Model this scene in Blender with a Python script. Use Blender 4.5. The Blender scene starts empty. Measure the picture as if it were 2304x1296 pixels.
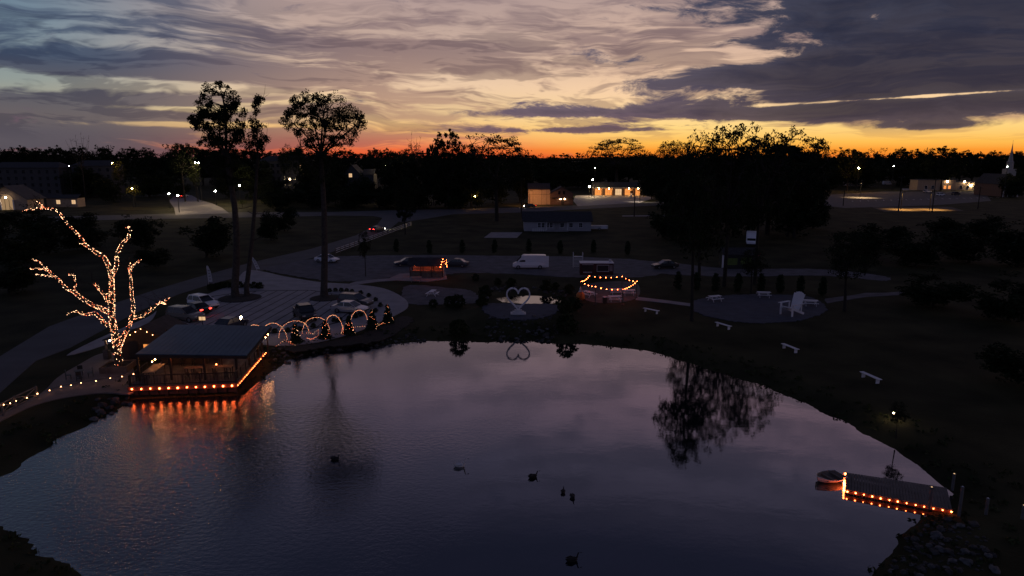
import bpy, bmesh, math, random
import numpy as np
from mathutils import Vector, Matrix
R = math.radians
rng = np.random.default_rng(11)
random.seed(11)
sc = bpy.context.scene
COL = sc.collection

# ------------------------------------------------------------------ camera
CAM_H, PITCH = 20.0, 11.0
cam_d = bpy.data.cameras.new('camera'); cam = bpy.data.objects.new('camera', cam_d); COL.objects.link(cam)
cam.location = (0, 0, CAM_H); cam.rotation_euler = (R(90 - PITCH), 0, 0)
cam_d.sensor_width = 36; cam_d.lens = 24; cam_d.clip_end = 6000; cam_d.clip_start = 0.5
sc.camera = cam
# ------------------------------------------------------------------ render settings
sc.render.engine = 'CYCLES'
sc.cycles.use_denoising = True
sc.cycles.sample_clamp_indirect = 4.0
sc.cycles.sample_clamp_direct = 0.0
sc.cycles.max_bounces = 6; sc.cycles.diffuse_bounces = 2; sc.cycles.glossy_bounces = 3
sc.cycles.transmission_bounces = 4; sc.cycles.transparent_max_bounces = 6
sc.cycles.caustics_reflective = False; sc.cycles.caustics_refractive = False
sc.view_settings.view_transform = 'Standard'; sc.view_settings.look = 'None'
sc.view_settings.exposure = 0.0; sc.view_settings.gamma = 1.0
sc.view_settings.use_curve_mapping = False


# ------------------------------------------------------------------ small node language
class S:
    """a socket with arithmetic"""
    nt = None
    def __init__(s, v): s.v = v
    @staticmethod
    def m(op, *a, clamp=False):
        n = S.nt.nodes.new('ShaderNodeMath'); n.operation = op; n.use_clamp = clamp
        for i, x in enumerate(a):
            x = x.v if isinstance(x, S) else x
            if isinstance(x, (int, float)): n.inputs[i].default_value = x
            else: S.nt.links.new(x, n.inputs[i])
        return S(n.outputs[0])
    def __add__(s, o): return S.m('ADD', s, o)
    __radd__ = __add__
    def __sub__(s, o): return S.m('SUBTRACT', s, o)
    def __rsub__(s, o): return S.m('SUBTRACT', o, s)
    def __mul__(s, o): return S.m('MULTIPLY', s, o)
    __rmul__ = __mul__
    def __truediv__(s, o): return S.m('DIVIDE', s, o)
    def clip(s): return S.m('ADD', s, 0.0, clamp=True)
def sstep(x, a, b):
    n = S.nt.nodes.new('ShaderNodeMapRange'); n.interpolation_type = 'SMOOTHSTEP'
    S.nt.links.new(x.v, n.inputs[0]); n.inputs[1].default_value = a; n.inputs[2].default_value = b
    return S(n.outputs[0])
def vec2(x, y):
    c = S.nt.nodes.new('ShaderNodeCombineXYZ')
    for i, q in enumerate((x, y)):
        if isinstance(q, S): S.nt.links.new(q.v, c.inputs[i])
        else: c.inputs[i].default_value = q
    return c.outputs[0]
def blobs(P, base, lst):
    """base + sum of weighted Gaussian bumps (a0, width, e0, height, weight) over the direction vector P"""
    for a0, sa, e0, se, w in lst:
        n = S.nt.nodes.new('ShaderNodeVectorMath'); n.operation = 'MULTIPLY_ADD'
        S.nt.links.new(P, n.inputs[0]); n.inputs[1].default_value = (1 / sa, 1 / se, 0); n.inputs[2].default_value = (-a0 / sa, -e0 / se, 0)
        d = S.nt.nodes.new('ShaderNodeVectorMath'); d.operation = 'DOT_PRODUCT'
        S.nt.links.new(n.outputs[0], d.inputs[0]); S.nt.links.new(n.outputs[0], d.inputs[1])
        base = S.m('MULTIPLY_ADD', S.m('POWER', 0.36788, S(d.outputs['Value'])), w, base)
    return base
def noise(x, y, z=0.0, detail=5, rough=0.55):
    n = S.nt.nodes.new('ShaderNodeTexNoise'); n.noise_dimensions = '2D'; n.inputs['Scale'].default_value = 1.0
    n.inputs['Detail'].default_value = detail; n.inputs['Roughness'].default_value = rough
    S.nt.links.new(vec2(x + z * 7.31, y + z * 3.77), n.inputs['Vector'])
    return S(n.outputs['Fac'])
def lin(c):
    return tuple((x / 255 / 12.92 if x / 255 <= .04045 else ((x / 255 + .055) / 1.055) ** 2.4) for x in c) + (1.0,)
def ramp(x, stops, lo, hi):
    n = S.nt.nodes.new('ShaderNodeValToRGB'); r = n.color_ramp; r.interpolation = 'EASE' if False else 'LINEAR'
    while len(r.elements) < len(stops): r.elements.new(0.5)
    for e, (p, c) in zip(r.elements, stops): e.position = (p - lo) / (hi - lo); e.color = lin(c)
    y = (x - lo) * (1 / (hi - lo)); S.nt.links.new(y.v, n.inputs[0])
    return n.outputs[0]
def mixc(f, a, b):
    n = S.nt.nodes.new('ShaderNodeMix'); n.data_type = 'RGBA'
    f = f.v if isinstance(f, S) else f
    for i, x in ((0, f), (6, a), (7, b)):
        if isinstance(x, (int, float, tuple)): n.inputs[i].default_value = x
        else: S.nt.links.new(x, n.inputs[i])
    return n.outputs[2]


# ------------------------------------------------------------------ world: dusk sky after sunset with streaked cloud
SUN_AZ = 16.0        # degrees right of the view axis, where the sun went down
world = bpy.data.worlds.new('World'); sc.world = world; world.use_nodes = True
world.cycles.sampling_method = 'MANUAL'; world.cycles.sample_map_resolution = 256
nt = world.node_tree; nt.nodes.clear(); S.nt = nt
tc = nt.nodes.new('ShaderNodeTexCoord'); sp = nt.nodes.new('ShaderNodeSeparateXYZ')
nt.links.new(tc.outputs['Generated'], sp.inputs[0])
dx, dy, dz = (S(sp.outputs[i]) for i in range(3))
A = S.m('ARCTAN2', dx, dy) * (180 / math.pi)
E = S.m('ARCSINE', dz) * (180 / math.pi)
# clear air: three vertical gradients (towards the sunset, beside it, opposite it)
Eb = S.m('SQRT', S.m('MAXIMUM', E, 0.0))       # 0..9.5, finer steps near the horizon
HI = 9.5
def rs(stops): return [(math.sqrt(e), c) for e, c in stops]
c_sun = ramp(Eb, rs([(0, (240, 122, 40)), (0.4, (250, 152, 48)), (1.0, (255, 190, 84)), (2.2, (255, 214, 132)), (3.6, (250, 212, 156)), (5, (246, 206, 166)), (8, (214, 180, 158)), (12, (184, 158, 150)), (16, (188, 156, 164)), (20, (166, 138, 158)), (25, (108, 102, 128)), (31, (52, 54, 80)), (40, (38, 42, 65)), (90, (34, 39, 60))]), 0, HI)
c_red = ramp(Eb, rs([(0, (224, 78, 48)), (0.45, (240, 108, 60)), (1.0, (242, 146, 92)), (1.8, (246, 186, 112)), (3.2, (242, 206, 148)), (5.5, (236, 202, 168)), (8, (204, 176, 158)), (12, (174, 150, 146)), (16, (184, 156, 164)), (20, (156, 134, 156)), (25, (102, 98, 126)), (31, (52, 54, 80)), (40, (38, 42, 65)), (90, (34, 39, 60))]), 0, HI)
c_side = ramp(Eb, rs([(0, (92, 84, 88)), (1.6, (118, 108, 106)), (2.6, (182, 160, 124)), (3.6, (160, 156, 138)), (5, (142, 152, 148)), (7, (126, 142, 150)), (9, (112, 134, 150)), (12, (98, 116, 136)), (20, (84, 94, 120)), (32, (54, 60, 86)), (90, (34, 39, 60))]), 0, HI)
c_east = ramp(Eb, rs([(0, (66, 72, 96)), (6, (88, 90, 116)), (20, (84, 90, 120)), (45, (48, 54, 82)), (90, (34, 39, 60))]), 0, HI)
clear = mixc(sstep(A, -36, -14), c_side, c_red)
clear = mixc(sstep(A, -6, 12), clear, c_sun)
far = sstep(S.m('ABSOLUTE', A - SUN_AZ), 55, 130)
clear = mixc(far, clear, c_east)
# thin high cloud, drawn out in streaks
w1 = noise(A * 0.05, E * 0.16, 3.1, 3) - 0.5
w2 = noise(A * 0.06, E * 0.2, 9.7, 3) - 0.5
Aw = A + w1 * 14.0
Ew = E + w2 * 3.2 + A * 0.012
n1 = noise(Aw * 0.045, Ew * 0.62, 0.0, 5, 0.58)
n2 = noise(Aw * 0.13, Ew * 1.15, 5.0, 4, 0.6)
n3 = noise(Aw * 0.42, Ew * 1.9, 8.0, 3, 0.6)
streak = n1 * 0.56 + n2 * 0.32 + n3 * 0.16
AE = vec2(A, E)
streak = blobs(AE, streak, [(-33, 17, 6.6, .95, .17), (-36, 24, 3.0, 2.0, .2), (-14, 11, 8.1, .5, .07), (-22, 14, 5.3, .8, .08), (2, 12, 7.7, .8, .06), (-10, 12, 1.2, .8, .06),
    (-34, 13, 5.0, .42, -.34), (-25, 5, 3.35, .24, -.3), (-24, 7, 2.25, .2, -.32), (10, 6, 3.9, 1.1, -.16), (30, 26, .9, 1.0, -.5), (7, 11, .7, .75, -.2), (3, 15, 4.3, 1.7, -.11), (12, 12, 11, 2.5, -.06)])
m1 = sstep(streak, 0.445, 0.605)
cl1 = mixc(sstep(A, -32, -8), ramp(Eb, rs([(0, (84, 76, 84)), (3, (88, 84, 94)), (5.5, (72, 74, 92)), (6.6, (58, 72, 98)), (8, (66, 80, 104)), (12, (78, 90, 112)), (22, (70, 78, 102)), (34, (46, 53, 78)), (90, (35, 41, 63))]), 0, HI),
           ramp(Eb, rs([(0, (198, 86, 62)), (1.2, (178, 104, 90)), (2.5, (176, 134, 112)), (4, (176, 138, 120)), (6, (154, 124, 116)), (8, (130, 106, 108)), (12, (134, 114, 118)), (22, (92, 88, 112)), (32, (46, 50, 74)), (90, (36, 42, 64))]), 0, HI))
cl1 = mixc(far, cl1, c_east)
sky = mixc(m1 * (0.9 - sstep(A, -22, 4) * 0.17), clear, cl1)
n4 = noise(Aw * 0.10, Ew * 0.85, 21.0, 4, 0.62)
m1b = sstep(n4, 0.49, 0.60) * sstep(E, 13.5, 8.0) * sstep(E, 0.6, 2.4)
dk1 = nt.nodes.new('ShaderNodeVectorMath'); dk1.operation = 'MULTIPLY'; nt.links.new(cl1, dk1.inputs[0]); dk1.inputs[1].default_value = (0.52, 0.52, 0.62)
sky = mixc(m1b * 0.52, sky, dk1.outputs[0])
# the low slate bank to the right, ragged edges
nb = noise(A * 0.15 + w1 * 1.6, E * 0.55 + w2 * 1.2, 12.0, 6, 0.66)
f2 = (nb - 0.5) * 1.55
f2 = blobs(vec2(A, E + (A - 20) * 0.015), f2, [(36, 16, 8.8, 4.6, .95), (25, 13, 6.0, 1.4, .6), (23, 11, 10.6, 1.2, .3), (22, 20, 3.3, .8, .8), (36, 16, 5.2, 1.6, .5)])
f2 = blobs(AE, f2, [(4, 9, 2.0, .32, .66), (31, 4.6, 2.05, .3, .5), (4, 8, 3.4, .34, .5), (17.5, 4.0, 7.2, .55, -.4), (20, 20, 1.0, .7, -.6)])
f2 = blobs(vec2(A, E + (A - 20) * -0.03), f2, [(31, 11, 3.75, .14, -.75)])
m2 = sstep(f2, 0.2, 0.5)
core = sstep(f2, 0.35, 1.0)
cl2 = mixc(sstep(A, 2, 25), ramp(Eb, rs([(0, (150, 98, 96)), (2, (112, 86, 98)), (3.5, (104, 88, 106)), (6, (92, 86, 106)), (12, (80, 82, 106)), (30, (50, 56, 82)), (90, (36, 42, 64))]), 0, HI),
           ramp(Eb, rs([(0, (110, 84, 82)), (2.2, (84, 72, 80)), (4, (56, 53, 70)), (6, (47, 49, 69)), (10, (41, 49, 71)), (20, (52, 58, 82)), (32, (44, 49, 72)), (90, (35, 41, 63))]), 0, HI))
dk2 = nt.nodes.new('ShaderNodeVectorMath'); dk2.operation = 'MULTIPLY'; nt.links.new(cl2, dk2.inputs[0]); dk2.inputs[1].default_value = (0.44, 0.50, 0.62)
cl2 = mixc((core * 0.75 + (n2 - 0.5) * 0.9).clip() * sstep(E, 30, 14), cl2, dk2.outputs[0])
sky = mixc(m2 * 0.96, sky, cl2)
# a trace of the physical sky below/around it
ns = nt.nodes.new('ShaderNodeTexSky'); ns.sky_type = 'NISHITA'; ns.sun_disc = False
ns.sun_elevation = R(-2.0); ns.sun_rotation = R(SUN_AZ); ns.dust_density = 2.0
add = nt.nodes.new('ShaderNodeMix'); add.data_type = 'RGBA'; add.blend_type = 'ADD'; add.inputs[0].default_value = 0.008
nt.links.new(sky, add.inputs[6]); nt.links.new(ns.outputs[0], add.inputs[7])
bg = nt.nodes.new('ShaderNodeBackground'); bg.inputs[1].default_value = 1.02
nt.links.new(add.outputs[2], bg.inputs[0])
wo = nt.nodes.new('ShaderNodeOutputWorld'); nt.links.new(bg.outputs[0], wo.inputs[0])


# ------------------------------------------------------------------ geometry helpers
PR = R(PITCH)
def ray(u, v):
    """direction through a pixel of the 2304x1296 photograph"""
    x = (u - 1152) / 1536; y = (648 - v) / 1536
    return x, math.cos(PR) + y * math.sin(PR), -math.sin(PR) + y * math.cos(PR)
def gp(u, v, z=0.0):
    """where that pixel meets the level z"""
    a, b, c = ray(u, v); t = (z - CAM_H) / c
    return Vector((a * t, b * t, z))
def at_y(u, v, y):
    """where that pixel lies at the distance y"""
    a, b, c = ray(u, v); t = y / b
    return Vector((a * t, y, CAM_H + c * t))
class MB:
    def __init__(s): s.V = []; s.F = []
    def add(s, vs, fs):
        o = len(s.V); s.V += [tuple(v) for v in vs]; s.F += [tuple(i + o for i in f) for f in fs]; return s
    def box(s, c, d, rz=0.0, tz=(1, 1)):
        x, y, z = d[0] / 2, d[1] / 2, d[2] / 2; ca, sa = math.cos(rz), math.sin(rz); vs = []
        for dz_, k in ((-z, (1, 1)), (z, tz)):
            for px, py in ((-x, -y), (x, -y), (x, y), (-x, y)):
                px *= k[0]; py *= k[1]
                vs.append((c[0] + px * ca - py * sa, c[1] + px * sa + py * ca, c[2] + dz_))
        return s.add(vs, [(3, 2, 1, 0), (4, 5, 6, 7), (0, 1, 5, 4), (1, 2, 6, 5), (2, 3, 7, 6), (3, 0, 4, 7)])
    def beam(s, a, b, w, h, up=(0, 0, 1)):
        a, b = Vector(a), Vector(b); d = (b - a).normalized(); sd = d.cross(Vector(up))
        if sd.length < 1e-4: sd = d.cross(Vector((0, 1, 0)))
        sd.normalize(); u = sd.cross(d); vs = []
        for p in (a, b):
            for i, j in ((-1, -1), (1, -1), (1, 1), (-1, 1)): vs.append(p + sd * (i * w / 2) + u * (j * h / 2))
        return s.add(vs, [(0, 1, 2, 3), (7, 6, 5, 4), (0, 4, 5, 1), (1, 5, 6, 2), (2, 6, 7, 3), (3, 7, 4, 0)])
    def tube(s, pts, rad, n=6, cap=True):
        pts = [Vector(p) for p in pts]
        if not hasattr(rad, '__len__'): rad = [rad] * len(pts)
        o = len(s.V); ref = Vector((0.31, 0.22, 0.93))
        for i, p in enumerate(pts):
            d = (pts[min(i + 1, len(pts) - 1)] - pts[max(i - 1, 0)]).normalized()
            if abs(d.dot(ref)) > 0.95: ref = Vector((1, 0, 0))
            a = d.cross(ref).normalized(); b = d.cross(a)
            for k in range(n):
                t = 2 * math.pi * k / n; s.V.append(tuple(p + (a * math.cos(t) + b * math.sin(t)) * rad[i]))
        for i in range(len(pts) - 1):
            for k in range(n):
                q = o + i * n; s.F.append((q + k, q + (k + 1) % n, q + n + (k + 1) % n, q + n + k))
        if cap:
            s.F.append(tuple(o + k for k in range(n))); q = o + (len(pts) - 1) * n
            s.F.append(tuple(q + n - 1 - k for k in range(n)))
        return s
    def lathe(s, c, prof, n=10):
        o = len(s.V)
        for r, z in prof:
            for k in range(n):
                t = 2 * math.pi * k / n; s.V.append((c[0] + r * math.cos(t), c[1] + r * math.sin(t), c[2] + z))
        for i in range(len(prof) - 1):
            for k in range(n):
                q = o + i * n; s.F.append((q + k, q + (k + 1) % n, q + n + (k + 1) % n, q + n + k))
        s.F.append(tuple(o + n - 1 - k for k in range(n))); q = o + (len(prof) - 1) * n
        s.F.append(tuple(q + k for k in range(n)))
        return s
    def prism(s, pts, z0, z1):
        n = len(pts); vs = [(p[0], p[1], z0) for p in pts] + [(p[0], p[1], z1) for p in pts]
        fs = [tuple(range(n, 2 * n)), tuple(range(n - 1, -1, -1))] + [(i, (i + 1) % n, n + (i + 1) % n, n + i) for i in range(n)]
        return s.add(vs, fs)
    def octa(s, c, r):
        x, y, z = c
        return s.add([(x + r, y, z), (x - r, y, z), (x, y + r, z), (x, y - r, z), (x, y, z + r), (x, y, z - r)],
                     [(0, 2, 4), (2, 1, 4), (1, 3, 4), (3, 0, 4), (2, 0, 5), (1, 2, 5), (3, 1, 5), (0, 3, 5)])
    def mesh(s, name, m=None, bevel=0.0, smooth=False):
        me = bpy.data.meshes.new(name); me.from_pydata(s.V, [], s.F)
        if bevel:
            bm = bmesh.new(); bm.from_mesh(me)
            bmesh.ops.recalc_face_normals(bm, faces=bm.faces)
            bmesh.ops.bevel(bm, geom=[e for e in bm.edges if len(e.link_faces) == 2 and e.calc_face_angle(0) > 0.5], offset=bevel, segments=2, profile=0.6, affect='EDGES', clamp_overlap=True)
            bm.to_mesh(me); bm.free()
        if smooth:
            for p in me.polygons: p.use_smooth = True
        if m: me.materials.append(m)
        me.update()
        return me
    def build(s, name, m, parent=None, loc=None, bevel=0.0, smooth=False, rz=0.0):
        return put(name, s.mesh(name, m, bevel, smooth), parent, loc, rz)
def put(name, me, parent=None, loc=None, rz=0.0):
    o = bpy.data.objects.new(name, me); COL.objects.link(o)
    if parent is not None: o.parent = parent
    if loc is not None: o.location = loc
    if rz: o.rotation_euler = (0, 0, rz)
    return o
def tag(o, label=None, cat=None, group=None, kind=None):
    if label: o['label'] = label
    if cat: o['category'] = cat
    if group: o['group'] = group
    if kind: o['kind'] = kind
    return o
def thing(name, label, cat, loc=(0, 0, 0), rz=0.0, group=None):
    o = bpy.data.objects.new(name, None); COL.objects.link(o); o.empty_display_size = 0.3
    o.location = loc; o.rotation_euler = (0, 0, rz)
    return tag(o, label, cat, group)
KIDS = {}
def copy_tree(o, loc=None, rz=None, scale=None, label=None, group=None, parent=None):
    c = o.copy(); COL.objects.link(c)
    if parent is not None: c.parent = parent
    for ch in o.children: copy_tree(ch, parent=c)
    if loc is not None: c.location = loc
    if rz is not None: c.rotation_euler = (0, 0, rz)
    if scale is not None: c.scale = scale if hasattr(scale, '__len__') else (scale,) * 3
    if label: c['label'] = label
    if group: c['group'] = group
    return c
def icosa(r, sub=1, squash=1.0, jitter=0.0, seed=0):
    bm = bmesh.new(); bmesh.ops.create_icosphere(bm, subdivisions=sub, radius=r); q = np.random.default_rng(seed)
    V = []; 
    for v in bm.verts:
        k = 1 + q.uniform(-jitter, jitter); V.append((v.co.x * k, v.co.y * k, v.co.z * k * squash))
    F = [tuple(v.index for v in f.verts) for f in bm.faces]; bm.free()
    return V, F


# ------------------------------------------------------------------ materials
def mat(name, c, rough=0.7, var=0.25, scale=3.0, metal=0.0, c2=None, bump=0.0, bscale=None, spec=0.4):
    m = bpy.data.materials.new(name); m.use_nodes = True; t = m.node_tree; b = t.nodes['Principled BSDF']
    S.nt = t
    b.inputs['Roughness'].default_value = rough; b.inputs['Metallic'].default_value = metal; b.inputs['Specular IOR Level'].default_value = spec
    tcn = t.nodes.new('ShaderNodeTexCoord'); n = t.nodes.new('ShaderNodeTexNoise'); n.inputs['Scale'].default_value = scale; n.inputs['Detail'].default_value = 4
    t.links.new(tcn.outputs['Object'], n.inputs['Vector'])
    r = t.nodes.new('ShaderNodeValToRGB'); r.color_ramp.elements[0].position = 0.3; r.color_ramp.elements[1].position = 0.7
    lo = tuple(x * (1 - var) for x in c); hi = c2 if c2 else tuple(min(1, x * (1 + var)) for x in c)
    r.color_ramp.elements[0].color = lo + (1,); r.color_ramp.elements[1].color = tuple(hi) + (1,)
    t.links.new(n.outputs['Fac'], r.inputs[0]); t.links.new(r.outputs[0], b.inputs['Base Color'])
    if bump:
        n2 = t.nodes.new('ShaderNodeTexNoise'); n2.inputs['Scale'].default_value = bscale or scale * 6; n2.inputs['Detail'].default_value = 3
        t.links.new(tcn.outputs['Object'], n2.inputs['Vector'])
        bp = t.nodes.new('ShaderNodeBump'); bp.inputs['Strength'].default_value = bump; bp.inputs['Distance'].default_value = 0.05
        t.links.new(n2.outputs['Fac'], bp.inputs['Height']); t.links.new(bp.outputs[0], b.inputs['Normal'])
    return m
def emis(name, c, k, sample=True):
    m = bpy.data.materials.new(name); m.use_nodes = True; t = m.node_tree; t.nodes.clear()
    e = t.nodes.new('ShaderNodeEmission'); e.inputs[0].default_value = tuple(c) + (1,); e.inputs[1].default_value = k
    o = t.nodes.new('ShaderNodeOutputMaterial'); t.links.new(e.outputs[0], o.inputs[0])
    if not sample: m.cycles.emission_sampling = 'NONE'
    return m
def glassy(name, c=(0.02, 0.022, 0.026), rough=0.08):
    m = mat(name, c, rough, 0.1, 2.0); m.node_tree.nodes['Principled BSDF'].inputs['Specular IOR Level'].default_value = 0.8
    return m
M = dict(
    grass=mat('grass', (0.026, 0.031, 0.013), 0.95, 0.55, 0.16, c2=(0.052, 0.049, 0.023), bump=0.6, bscale=5.0, spec=0.1),
    asphalt=mat('asphalt', (0.075, 0.073, 0.080), 0.85, 0.2, 0.25, bump=0.2, bscale=8),
    concrete=mat('concrete', (0.30, 0.28, 0.29), 0.8, 0.16, 0.5, bump=0.15, bscale=6),
    pale_concrete=mat('pale_concrete', (0.26, 0.24, 0.25), 0.8, 0.14, 0.6, bump=0.15, bscale=6),
    joint=mat('joint', (0.03, 0.03, 0.032), 0.9, 0.2, 1.0),
    gravel=mat('gravel', (0.105, 0.10, 0.112), 0.95, 0.3, 0.6, bump=0.5, bscale=9),
    blue_gravel=mat('blue_gravel', (0.064, 0.07, 0.095), 0.95, 0.2, 0.8, bump=0.5, bscale=12),
    dirt=mat('dirt', (0.06, 0.05, 0.042), 0.95, 0.35, 0.5, bump=0.5, bscale=5),
    mulch=mat('mulch', (0.022, 0.018, 0.015), 0.95, 0.4, 2.0, bump=0.6),
    white=mat('white_paint', (0.72, 0.70, 0.73), 0.55, 0.07, 1.5),
    offwhite=mat('offwhite_paint', (0.55, 0.53, 0.54), 0.6, 0.12, 1.2),
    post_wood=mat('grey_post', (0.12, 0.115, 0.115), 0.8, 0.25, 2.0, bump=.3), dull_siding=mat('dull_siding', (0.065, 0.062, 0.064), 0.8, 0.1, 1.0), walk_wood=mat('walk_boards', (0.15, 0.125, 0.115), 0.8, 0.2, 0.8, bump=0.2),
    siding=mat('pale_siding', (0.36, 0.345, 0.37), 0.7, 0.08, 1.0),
    shingle=mat('dark_shingle', (0.036, 0.034, 0.037), 0.85, 0.3, 2.0, bump=0.4),
    brick=mat('brown_brick', (0.14, 0.085, 0.065), 0.85, 0.25, 3.0, bump=0.3),
    tan=mat('tan_block', (0.42, 0.31, 0.22), 0.8, 0.12, 1.5, bump=0.2),
    wood=mat('weathered_wood', (0.16, 0.12, 0.095), 0.8, 0.3, 2.0, bump=0.3),
    deck=mat('deck_wood', (0.10, 0.088, 0.085), 0.75, 0.3, 1.2, bump=0.3),
    dark_wood=mat('dark_wood', (0.045, 0.030, 0.022), 0.7, 0.3, 2.0),
    red_wood=mat('red_stained_wood', (0.16, 0.065, 0.035), 0.65, 0.3, 2.0),
    black=mat('black_metal', (0.018, 0.018, 0.019), 0.5, 0.2, 2.0),
    steel=mat('galvanised_steel', (0.5, 0.5, 0.53), 0.35, 0.1, 2.0, metal=0.7),
    roof_metal=mat('standing_seam_metal', (0.055, 0.095, 0.135), 0.5, 0.14, 0.5, metal=0.2, bump=0.05, bscale=3),
    bark=mat('bark', (0.052, 0.043, 0.036), 0.95, 0.35, 3.0, bump=0.7),
    dark_bark=mat('dark_bark', (0.028, 0.023, 0.019), 0.95, 0.35, 3.0, bump=0.7),
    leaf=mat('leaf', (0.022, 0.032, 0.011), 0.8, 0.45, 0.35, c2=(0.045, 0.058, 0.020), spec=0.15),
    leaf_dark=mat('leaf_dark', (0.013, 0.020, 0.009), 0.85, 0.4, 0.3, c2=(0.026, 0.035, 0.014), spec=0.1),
    needle=mat('needle', (0.018, 0.034, 0.016), 0.8, 0.4, 0.8, c2=(0.034, 0.055, 0.026), spec=0.15),
    stone=mat('fieldstone', (0.095, 0.092, 0.092), 0.9, 0.4, 1.2, bump=0.5),
    stone_dark=mat('dark_fieldstone', (0.05, 0.047, 0.045), 0.9, 0.45, 1.5, bump=0.5),
    glass=glassy('window_glass'), tyre=mat('tyre', (0.012, 0.012, 0.012), 0.9, 0.2, 4.0),
    rim=mat('rim', (0.35, 0.35, 0.37), 0.35, 0.1, 4.0, metal=0.8),
    fabric=mat('flag_cloth', (0.55, 0.53, 0.55), 0.9, 0.1, 2.0), red_cloth=mat('red_cloth', (0.45, 0.05, 0.05), 0.9, 0.15, 2.0), blue_cloth=mat('blue_cloth', (0.04, 0.06, 0.2), 0.9, 0.15, 2.0),
    green_panel=mat('green_panel', (0.10, 0.15, 0.03), 0.6, 0.2, 2.0), maroon=mat('maroon_paint', (0.045, 0.012, 0.014), 0.4, 0.15, 1.0),
    feather_bird=mat('bird_feather', (0.10, 0.085, 0.07), 0.9, 0.3, 6.0), feather_dark=mat('bird_dark_feather', (0.02, 0.018, 0.017), 0.9, 0.2, 6.0), feather_pale=mat('bird_pale_feather', (0.6, 0.57, 0.56), 0.9, 0.15, 6.0),
    orange_paint=mat('orange_paint', (0.5, 0.16, 0.03), 0.6, 0.15, 2.0), grey_paint=mat('grey_paint', (0.28, 0.27, 0.28), 0.6, 0.1, 2.0),
    boat=mat('boat_paint', (0.8, 0.68, 0.6), 0.55, 0.12, 2.0),
    e_deck=emis('bulb_amber', (1.0, 0.145, 0.035), 38.0), e_fairy=emis('bulb_fairy', (1.0, 0.54, 0.28), 14.0), e_fairy_red=emis('bulb_fairy_red', (1.0, 0.2, 0.08), 12.0),
    e_string=emis('bulb_string', (1.0, 0.42, 0.17), 16.0), e_arch=emis('bulb_arch', (1.0, 0.50, 0.25), 6.0), e_arch_red=emis('bulb_arch_red', (1.0, 0.2, 0.08), 6.5), patio=mat('brick_patio', (0.13, 0.10, 0.09), 0.9, 0.3, 1.0, bump=.3), e_inside=emis('bulb_inside', (1.0, 0.40, 0.13), 120.0), e_porch_wall=emis('porch_wall_glow', (1.0, 0.62, 0.32), 0.32), e_brake=emis('brake_lamp', (1.0, 0.03, 0.02), 30.0), e_warm=emis('lamp_warm', (1.0, 0.72, 0.42), 60.0), e_white=emis('lamp_white', (1.0, 0.74, 0.40), 620.0), e_sodium=emis('lamp_sodium', (1.0, 0.48, 0.11), 500.0),
    e_window=emis('lit_window', (1.0, 0.34, 0.08), 0.95), e_window_pale=emis('lit_window_pale', (1.0, 0.62, 0.32), 0.8), e_tail=emis('tail_lamp', (1.0, 0.03, 0.02), 10.0), e_head=emis('head_lamp', (1.0, 0.93, 0.8), 40.0),
    tail_off=mat('tail_lens', (0.16, 0.01, 0.01), 0.3, 0.1, 2.0), head_off=mat('head_lens', (0.5, 0.5, 0.52), 0.15, 0.1, 2.0),
)
PAINT = {k: mat('car_paint_' + k, c, 0.28, 0.04, 1.0, metal=mt, spec=0.6) for k, c, mt in (
    ('white', (0.8, 0.79, 0.82), 0.0), ('silver', (0.55, 0.55, 0.58), 0.4), ('black', (0.012, 0.012, 0.014), 0.2), ('grey', (0.09, 0.09, 0.10), 0.4), ('beige', (0.20, 0.18, 0.16), 0.4), ('red', (0.12, 0.015, 0.015), 0.2), ('navy', (0.02, 0.028, 0.06), 0.3))}


# ------------------------------------------------------------------ the lake, the pond and the ground
WATER = -0.5
lake_px = [(-60, 1120), (0, 1080), (80, 1030), (150, 986), (220, 952), (275, 922), (310, 902), (420, 897), (540, 893), (562, 880), (612, 842), (660, 808), (740, 791), (850, 779), (960, 769), (1040, 769), (1100, 773), (1140, 767), (1190, 767), (1240, 774), (1350, 780), (1450, 791), (1500, 804), (1600, 836), (1700, 866), (1780, 899), (1880, 946), (1980, 1001), (2050, 1046), (2100, 1081), (2125, 1112), (2090, 1140), (2045, 1165), (2005, 1200), (1970, 1260), (1930, 1330), (1800, 1460), (1500, 1560), (900, 1560), (400, 1375), (220, 1296), (100, 1235), (0, 1166)]
PLAZA = np.array([gp(u, v, .8)[:2] for u, v in [(1085, 690), (1110, 683), (1166, 684), (1230, 684), (1256, 690), (1250, 704), (1215, 716), (1166, 720), (1120, 716), (1095, 706)]])
LAKE = np.array([gp(u, v, WATER)[:2] for u, v in lake_px])
POND = np.array([(-2.2, 96.6), (-1.2, 94.0), (2.0, 92.7), (5.0, 92.8), (7.3, 94.0), (7.6, 96.0), (5.8, 97.6), (3.0, 98.6), (0.2, 98.2)])
def sdist(X, Y, P):
    """signed distance to a polygon, negative inside"""
    d = np.full(X.shape, 1e9); ins = np.zeros(X.shape, bool); n = len(P)
    for i in range(n):
        a, b = P[i], P[(i + 1) % n]; e = b - a
        t = np.clip(((X - a[0]) * e[0] + (Y - a[1]) * e[1]) / (e @ e), 0, 1)
        d = np.minimum(d, np.hypot(X - a[0] - t * e[0], Y - a[1] - t * e[1]))
        c = ((a[1] > Y) != (b[1] > Y)) & (X < (b[0] - a[0]) * (Y - a[1]) / (b[1] - a[1] + 1e-12) + a[0])
        ins ^= c
    return np.where(ins, -d, d)
def wob(X, Y, s=1.0):
    return (np.sin(X * 1.3 * s + 1.7 * np.sin(Y * 0.9 * s)) + np.sin(Y * 1.7 * s + 1.3 * np.sin(X * 0.7 * s + 2)) + 0.6 * np.sin((X + Y) * 3.1 * s)) / 2.6
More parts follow.
